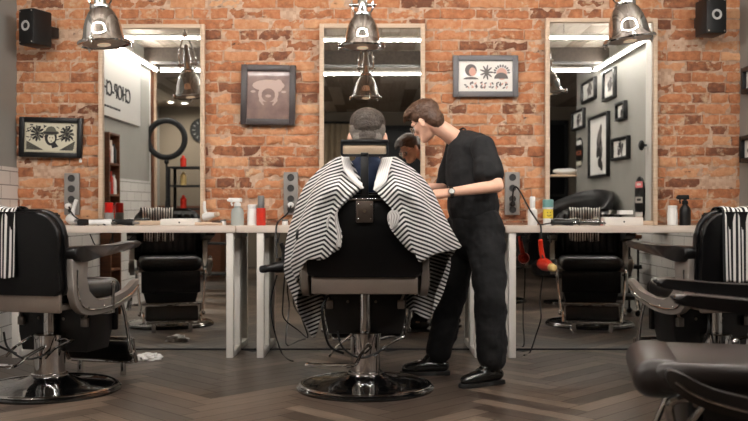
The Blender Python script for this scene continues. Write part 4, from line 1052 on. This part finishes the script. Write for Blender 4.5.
# hooks that hold the hanging dryers
for px, Y, lab in ((549, 6.19, 'small black hook holding the red hair dryer at the counter edge'), (279, 6.19, 'small black hook holding the black hair dryer at the counter edge')):
    bm = new(); x = (px-CX)*Y/F; tube(bm, [(x,6.21,.86), (x,6.19,.84), (x,6.15,.81), (x,6.12,.80), (x,6.10,.825)], .005, n=8); tag(obj('wall_hook', bm, BLACK), lab, 'hook')
bm = new(); b2(bm, -.045, .045, -.012, .012, 0, .012, .004)
for k in range(16): b2(bm, -.043+.0055*k, -.040+.0055*k, -.03, -.011, .002, .01)
o = obj('comb', bm, RED, loc=base_at(596, 6.36)); tag(o, 'small red comb lying by the flat white box', 'comb')
bm = new(); tube(bm, [(-.09,0,.012), (0,0,.014), (.1,0,.012)], .011, n=10); o = obj('brush', bm, WOODP, loc=base_at(208, 6.30)); o.rotation_euler = (0,0,.1); br = o
bm = new(); 
for k in range(14): cyl(bm, (.03+.005*k,-.006,.018), (.03+.005*k,-.006,.034), .0018, n=5)
obj('bristles', bm, BLACK, br); tag(br, 'pale wooden brush lying on the counter right of the left mirror', 'brush')
for px, col, lab in ((223, PLW, 'tiny white jar left of the clear spray bottle'), (285, PLW, 'tiny white jar beneath the middle socket strip')):
    bottle(px, 6.40, 6, 6, col, PLG, lab, name='jar', neck=.85, caph=.3, shoulder=.95, cat_='jar')
# plug and cord at the middle and right socket strip
def plug(px, py, label, m, pts, cable_label):
    p = at(px, py, 6.53); e = thing('wall_plug', label, 'plug', p); bm = new(); lathe(bm, [(0,.0), (.02,.0), (.022,.01), (.02,.035), (.01,.045), (0,.046)], n=20, M=Matrix.Rotation(PI/2, 4, 'X')); obj('body', bm, m, e)
    bm = new(); tube(bm, pts, .006, n=8); tag(obj('power_cable', bm, BLACK), cable_label, 'cable')
plug(291, 205, 'white plug in the middle socket strip', PLW, [at(291,206,6.48), at(287,214,6.42), at(281,219,6.36), at(277,224,6.2), at(276,235,6.17), at(277,258,6.1)], 'black cable from the middle plug down to the black dryer')
plug(512, 204, 'black plug in the right socket strip', BLACK, [at(512,205,6.48), at(514,188,6.46), at(519,190,6.42), at(530,210,6.3), at(538,222,6.22), at(541,228,6.17), at(541,250,6.15), at(545,262,6.13)], 'black cable from the right plug down to the red dryer')
plug(69, 206, 'white plug in the left socket strip', PLW, [at(69,207,6.48), at(74,216,6.4), at(85,222,6.3), at(100,222,6.25)], 'black cable lying among the left clippers')
def cable(pts, label, r=.005, m=None):
    bm = new(); tube(bm, pts, r, n=8); tag(obj('power_cable', bm, m or BLACK), label, 'cable')
def fl(px, py, r=.006):      # floor point
    Y = F*CZ/(py-HY); return Vector(((px-CX)*Y/F, Y, r))
cable([at(277,275,5.95), at(271,300,6.0), at(273,325,6.0), fl(281,354,.02), fl(288,360), fl(293,362)], 'black cable falling from the black dryer to the floor')
cable([at(286,262,6.12), at(283,300,6.15), at(284,318,6.17), at(298,330,6.25), at(308,337,6.1), at(301,316,6.1), at(299,306,6.1)], 'black cable looping low behind the striped cape')
cable([at(543,275,6.2), at(540,300,6.25), at(541,318,6.2), at(536,335,6.3), fl(530,353), fl(524,356)], 'black cable falling from the red dryer to the floor')
cable([at(90,234,6.3), at(96,246,6.35), at(106,248,6.35), at(112,238,6.3), at(113,234,6.3)], 'thin black cable looping under the left counter', .004)
# tissue
bm = new(); bmesh.ops.create_icosphere(bm, subdivisions=4, radius=1); r = random.Random(4)
from mathutils import noise as MN
for v in bm.verts:
    q = MN.noise(v.co*2.3)*.5+MN.noise(v.co*5)*.25; v.co *= 1+q; v.co.x *= .075; v.co.y *= .05; v.co.z = max(0, v.co.z*.035+.012)
o = obj('crumpled_tissue', bm, TISSUE, loc=fl(149,360,.001)); tag(o, 'crumpled white tissue on the floor beside the left chair', 'tissue')

# ------------------------------------------------------------------ the room behind the camera, seen in the mirrors
# sign with lettering on the left wall
sg = thing('lettered_sign', 'pale sign board with dark shop lettering on the left wall', 'sign', (XL+.01, 4.25, 2.22))
bm = new(); b2(bm, -.01, .03, -1.1, 1.1, -.30, .40, .004); obj('board', bm, LGREYW, sg)
cu = bpy.data.curves.new('lettering', 'FONT'); cu.body = 'CHOP-CHOP'; cu.size = .215; cu.extrude = .004; cu.align_x = 'LEFT'
lt = bpy.data.objects.new('lettering', cu); COL.objects.link(lt); lt.parent = sg; lt.location = (.034,-.68,-.10); lt.rotation_euler = (PI/2,0,PI/2)
cu.materials.append(INK); bpy.context.view_layer.update(); me_ = bpy.data.meshes.new_from_object(lt); mo = bpy.data.objects.new('lettering_mesh', me_); COL.objects.link(mo); mo.parent = sg; mo.location = lt.location; mo.rotation_euler = lt.rotation_euler; bpy.data.objects.remove(lt); mo.name = 'lettering'
bm = new(); y = -.3
rr = random.Random(2)
while y < .6:
    l = rr.uniform(.03,.08); b2(bm, .03, .034, y, y+l, -.215, -.195); y += l+.02
obj('small_lettering', bm, INK, sg)
# left wall shelf with bottles
sh = thing('wall_shelf', 'narrow brown wooden shelf unit with bottles on the left wall', 'shelf', (XL+.065, 4.40, 0))
for yy in (-.17, .17):
    bm = new(); b2(bm, -.05, .05, yy-.012, yy+.012, .0, 1.75, .002); obj('side_panel', bm, BROWNW, sh)
for zz in (.08, .45, .85, 1.15, 1.45, 1.74):
    bm = new(); b2(bm, -.048, .048, -.158, .158, zz-.01, zz+.01, .002); obj('shelf_board', bm, BROWNW, sh)
k = 0
for zz in (.86, 1.16, 1.46):
    for yy in (-.1, 0, .1):
        k += 1; col = (PLW, REDL, LPG, BLACK)[k % 4]
        bm = new(); h = .16+.03*(k % 3); lathe(bm, [(0,0), (.026,0), (.026,h*.7), (.012,h*.82), (.012,h), (0,h)], n=16)
        tag(obj('bottle', bm, col, loc=(XL+.075, 4.40+yy, zz+.002)), ('white','red','light grey','black')[k % 4]+' bottle on the '+{.86:'lowest',1.16:'middle',1.46:'upper'}[zz]+' brown shelf board, '+{-.1:'far end',0:'middle',.1:'end by the brick'}[yy], 'bottle', 'bottles on the brown shelf')
# corner posts beyond the tiling
for dy, m, nm in ((2.5, LGREYW, 'trim_7'), (2.2, BROWNW, 'trim_8'), (1.9, WOODP, 'trim_9')):
    bm = new(); b2(bm, XL-.15-.12*(2.5-dy), XL-.02-.12*(2.5-dy), dy-.05, dy+.05, 0, ZT); struct(obj(nm, bm, m))
# ring light on a stand
rp = Vector((-2.42, 2.60, 0)); rl = thing('ring_light', 'black ring light on a tripod stand, switched off, reflected in the left mirror', 'lamp', rp)
D = 2*WALL-rp.y
bm = new(); R_ = .215; rp_z = 1+(HY-143)*D/F
tube(bm, [(R_*math.cos(t), 0, rp_z+R_*math.sin(t)) for t in [2*PI*k/32 for k in range(32)]], .034, n=12, sm=1, closed=True); obj('ring', bm, BLACKM, rl)
bm = new(); cyl(bm, (0,.0,.45), (0,.0,rp_z-R_-.02), .012, n=12); cyl(bm, (0,0,.3), (0,0,1.1), .018, n=12); ell(bm, (0,0,rp_z-R_-.05), .03, u=12, v=8); obj('pole', bm, BLACK, rl)
for k in range(3):
    a = k*2*PI/3+.4; bm = new(); cyl(bm, (0,0,.55), (.3*math.cos(a),.3*math.sin(a),.012), .011, n=8); obj('leg', bm, BLACK, rl)
# dark metal rack with goods
rk = Vector((-2.2, 1.3, 0)); ra = thing('metal_rack', 'open black metal rack with a few goods, reflected in the left mirror', 'rack', rk)
for sx in (-.45,.45):
    for sy in (-.18,.18):
        bm = new(); b2(bm, sx-.018, sx+.018, sy-.018, sy+.018, 0, 1.55); obj('post', bm, BLACKM, ra)
for zz in (.2,.6,1.0,1.3,1.54):
    bm = new(); b2(bm, -.45, .45, -.19, .19, zz-.012, zz+.012); obj('rack_shelf', bm, BLACKM, ra)
r = random.Random(9)
names = ['white','pale brown','black','grey','red','cream']; mm = [PLW, YELL, BLACK, LPG, REDL, PAPER]
k = 0
for zz, lv in ((.612,'second lowest'), (1.012,'middle'), (1.312,'second highest'), (1.552,'top')):
    for xx, sd in ((-.3,'end by the wall'), (0,'in the middle'), (.3,'end by the room')):
        k += 1; h = r.uniform(.1,.18); bm = new(); lathe(bm, [(0,0), (.04,0), (.04,h*.75), (.018,h*.85), (.018,h), (0,h)], n=16)
        tag(obj('bottle', bm, mm[k % 6], loc=(rk.x+xx, rk.y, zz)), '%s bottle, black rack, %s shelf, %s' % (names[k % 6], lv, sd), 'bottle', 'bottles on the black rack')
# round clock on the alcove wall
ck = Vector((-3.15, YB+.03, 2.42)); ct = thing('wall_clock', 'large round black wall clock with pale marks', 'clock', ck); Mx = Matrix.Rotation(-PI/2, 4, 'X')
bm = new(); lathe(bm, [(0,.01), (.19,.01), (.20,.02), (.215,.02), (.22,0), (0,0)], n=40, M=Mx); obj('face', bm, BLACKM, ct)
bm = new()
for k in range(12): a = k*PI/6; box(bm, (.15*math.cos(a),.013,.15*math.sin(a)), (.045,.006,.016), rot=Euler((0,-a,0)))
obj('hour_mark', bm, PLG, ct)
bm = new(); box(bm, (0,.018,.05), (.012,.004,.11)); box(bm, (.05,.02,-.02), (.12,.004,.01), rot=Euler((0,.4,0))); obj('hand', bm, PLW, ct)
# back bar of the alcove
bm = new(); b2(bm, -.6, .6, -.25, .25, 0, 1.0, .01); b2(bm, -.63, .63, -.28, .28, 1.0, 1.04, .005); o = obj('reception_desk', bm, BROWNW, loc=(-3.0,-1.2,0)); tag(o, 'brown reception desk in the alcove behind the camera', 'desk')
for X, Y, lab in ((-3.52,-2.5,'small round ceiling spot, the one nearer the corner posts'), (-3.3,-2.6,'small round ceiling spot, the one nearer the curtain')):
    e = thing('ceiling_spot', lab, 'light', (X,Y,ZT)); bm = new(); lathe(bm, [(.05,0), (.07,0), (.07,-.03), (.05,-.03)], n=24, closed=True); obj('housing', bm, PLW, e)
    bm = new(); lathe(bm, [(0,-.012), (.05,-.012), (.05,-.02), (0,-.02)], n=24); obj('bulb', bm, SPOTG, e)
# right side: tray shelf with towel, small board, skateboard, round-backed armchair
p = refl(572,172,12.2,8); e = thing('wall_tray', 'small pale wooden tray shelf by the dark opening', 'shelf', (p.x-.05, p.y, p.z))
bm = new(); b2(bm, -.26, .26, -.12, .12, -.015, .015, .004); obj('tray', bm, WOODP, e)
bm = new(); tube(bm, [(.2,0,-.01), (.2,0,-p.z+.02)], .015, n=8); obj('post', bm, BLACK, e)
bm = new(); ell(bm, (0,0,0), (.2,.11,.045)); 
for v in bm.verts: v.co += Vector((0,0,.02))*MN.noise(v.co*9)
o = obj('towel', bm, TISSUE, loc=(p.x-.08, p.y, p.z+.055)); tag(o, 'folded white towel lying on the small wooden tray', 'towel')
def deck(loc, h, w, rot, label, cols):
    e = thing('skateboard_deck', label, 'skateboard', loc); e.rotation_euler = rot
    bm = new(); prism(bm, rrect(w, h, w*.48, 8, 0, h/2), -.008, .008, 'xz', .003); obj('deck', bm, BLACK, e)
    n_ = len(cols)
    for k, c in enumerate(cols):
        bm = new(); zc = h*(.12+.70*k/max(1,n_-1)); b2(bm, -w*.40, w*.40, -.0105, -.0085, zc-h*.07, zc+h*.07)
        st = obj('sticker', bm, c, e)
        bm = new(); b2(bm, -w*.22, w*.22, -.0115, -.0106, zc-h*.02, zc+h*.03); obj('sticker_mark', bm, INK if k % 2 else PAPER, st)
    return e
def on_right_wall(px, D): return 2*WALL-XR*F/(px-CX)
Yd = 2*WALL-XR*F/(638-CX)
deck((XR-.009, Yd, .90), .44, .30, (0,0,PI/2+PI), 'black skateboard deck with pink and white stickers on the right wall', [mat('white_red_sticker', (222,210,204), .5), mat('grey_sticker', (176,170,164), .5), mat('pink_sticker', (222,120,124), .5)])
Yd2 = 2*WALL-XR*F/(578.5-CX)
deck((XR-.009, Yd2, 1.55), .38, .34, (0,0,PI/2+PI), 'pale sticker-covered short board on the grey wall by the opening', [mat('cream_sticker', (206,200,180), .5), mat('rust_sticker', (150,84,60), .5), PAPER])
# round armchair
ac = thing('lounge_armchair', 'black round-backed lounge armchair on the right, seen in the mirror', 'chair', (2.14,3.15,0), math.radians(60))
bm = new(); rows = []
for j in range(9):
    t = j/8; rr_ = .42+.05*t; hgt = .3+.93*t
    rows.append([(rr_*math.cos(a)*.98, rr_*math.sin(a), .28+(.95*t)*(1-.28*(abs(a+PI/2)/1.6)**2)) for a in [(-PI/2)+(k-16)/16*1.55 for k in range(33)]])
grid(bm, rows); o = solid(obj('back_shell', bm, LEATHER, ac, recalc=False), .07)
bm = new(); lathe(bm, [(0,.3), (.36,.3), (.39,.33), (.39,.42), (.34,.47), (0,.48)], n=36); obj('seat', bm, LEATHER, ac)
bm = new(); lathe(bm, [(0,0), (.26,0), (.26,.02), (.05,.04), (.04,.3), (0,.3)], n=32); obj('pedestal', bm, DCHROME, ac)
# wall lamp/hook on the right wall near the brick
bm = new(); ell(bm, (0,0,0), (.03,.03,.05)); cyl(bm, (0,0,0), (.05,0,.0), .012, n=10); tag(obj('wall_hook', bm, BLACK, loc=(XR-.155,4.6,1.62)), 'small black knob fixed on the pale pier', 'hook')
# low trolley by the right wall
tr_ = thing('salon_trolley', 'black low trolley with trays beside the right wall', 'trolley', (2.38,4.3,0))
for sx in (-.17,.17):
    for sy in (-.15,.15):
        bm = new(); cyl(bm, (sx,sy,.03), (sx,sy,.78), .012, n=10); ell(bm, (sx,sy,.03), .03, u=10, v=8); obj('post', bm, BLACK, tr_)
for zz in (.18,.48,.77):
    bm = new(); b2(bm, -.2, .2, -.18, .18, zz-.02, zz+.02, .006); obj('tray', bm, BLACK if zz < .7 else BROWNW, tr_)
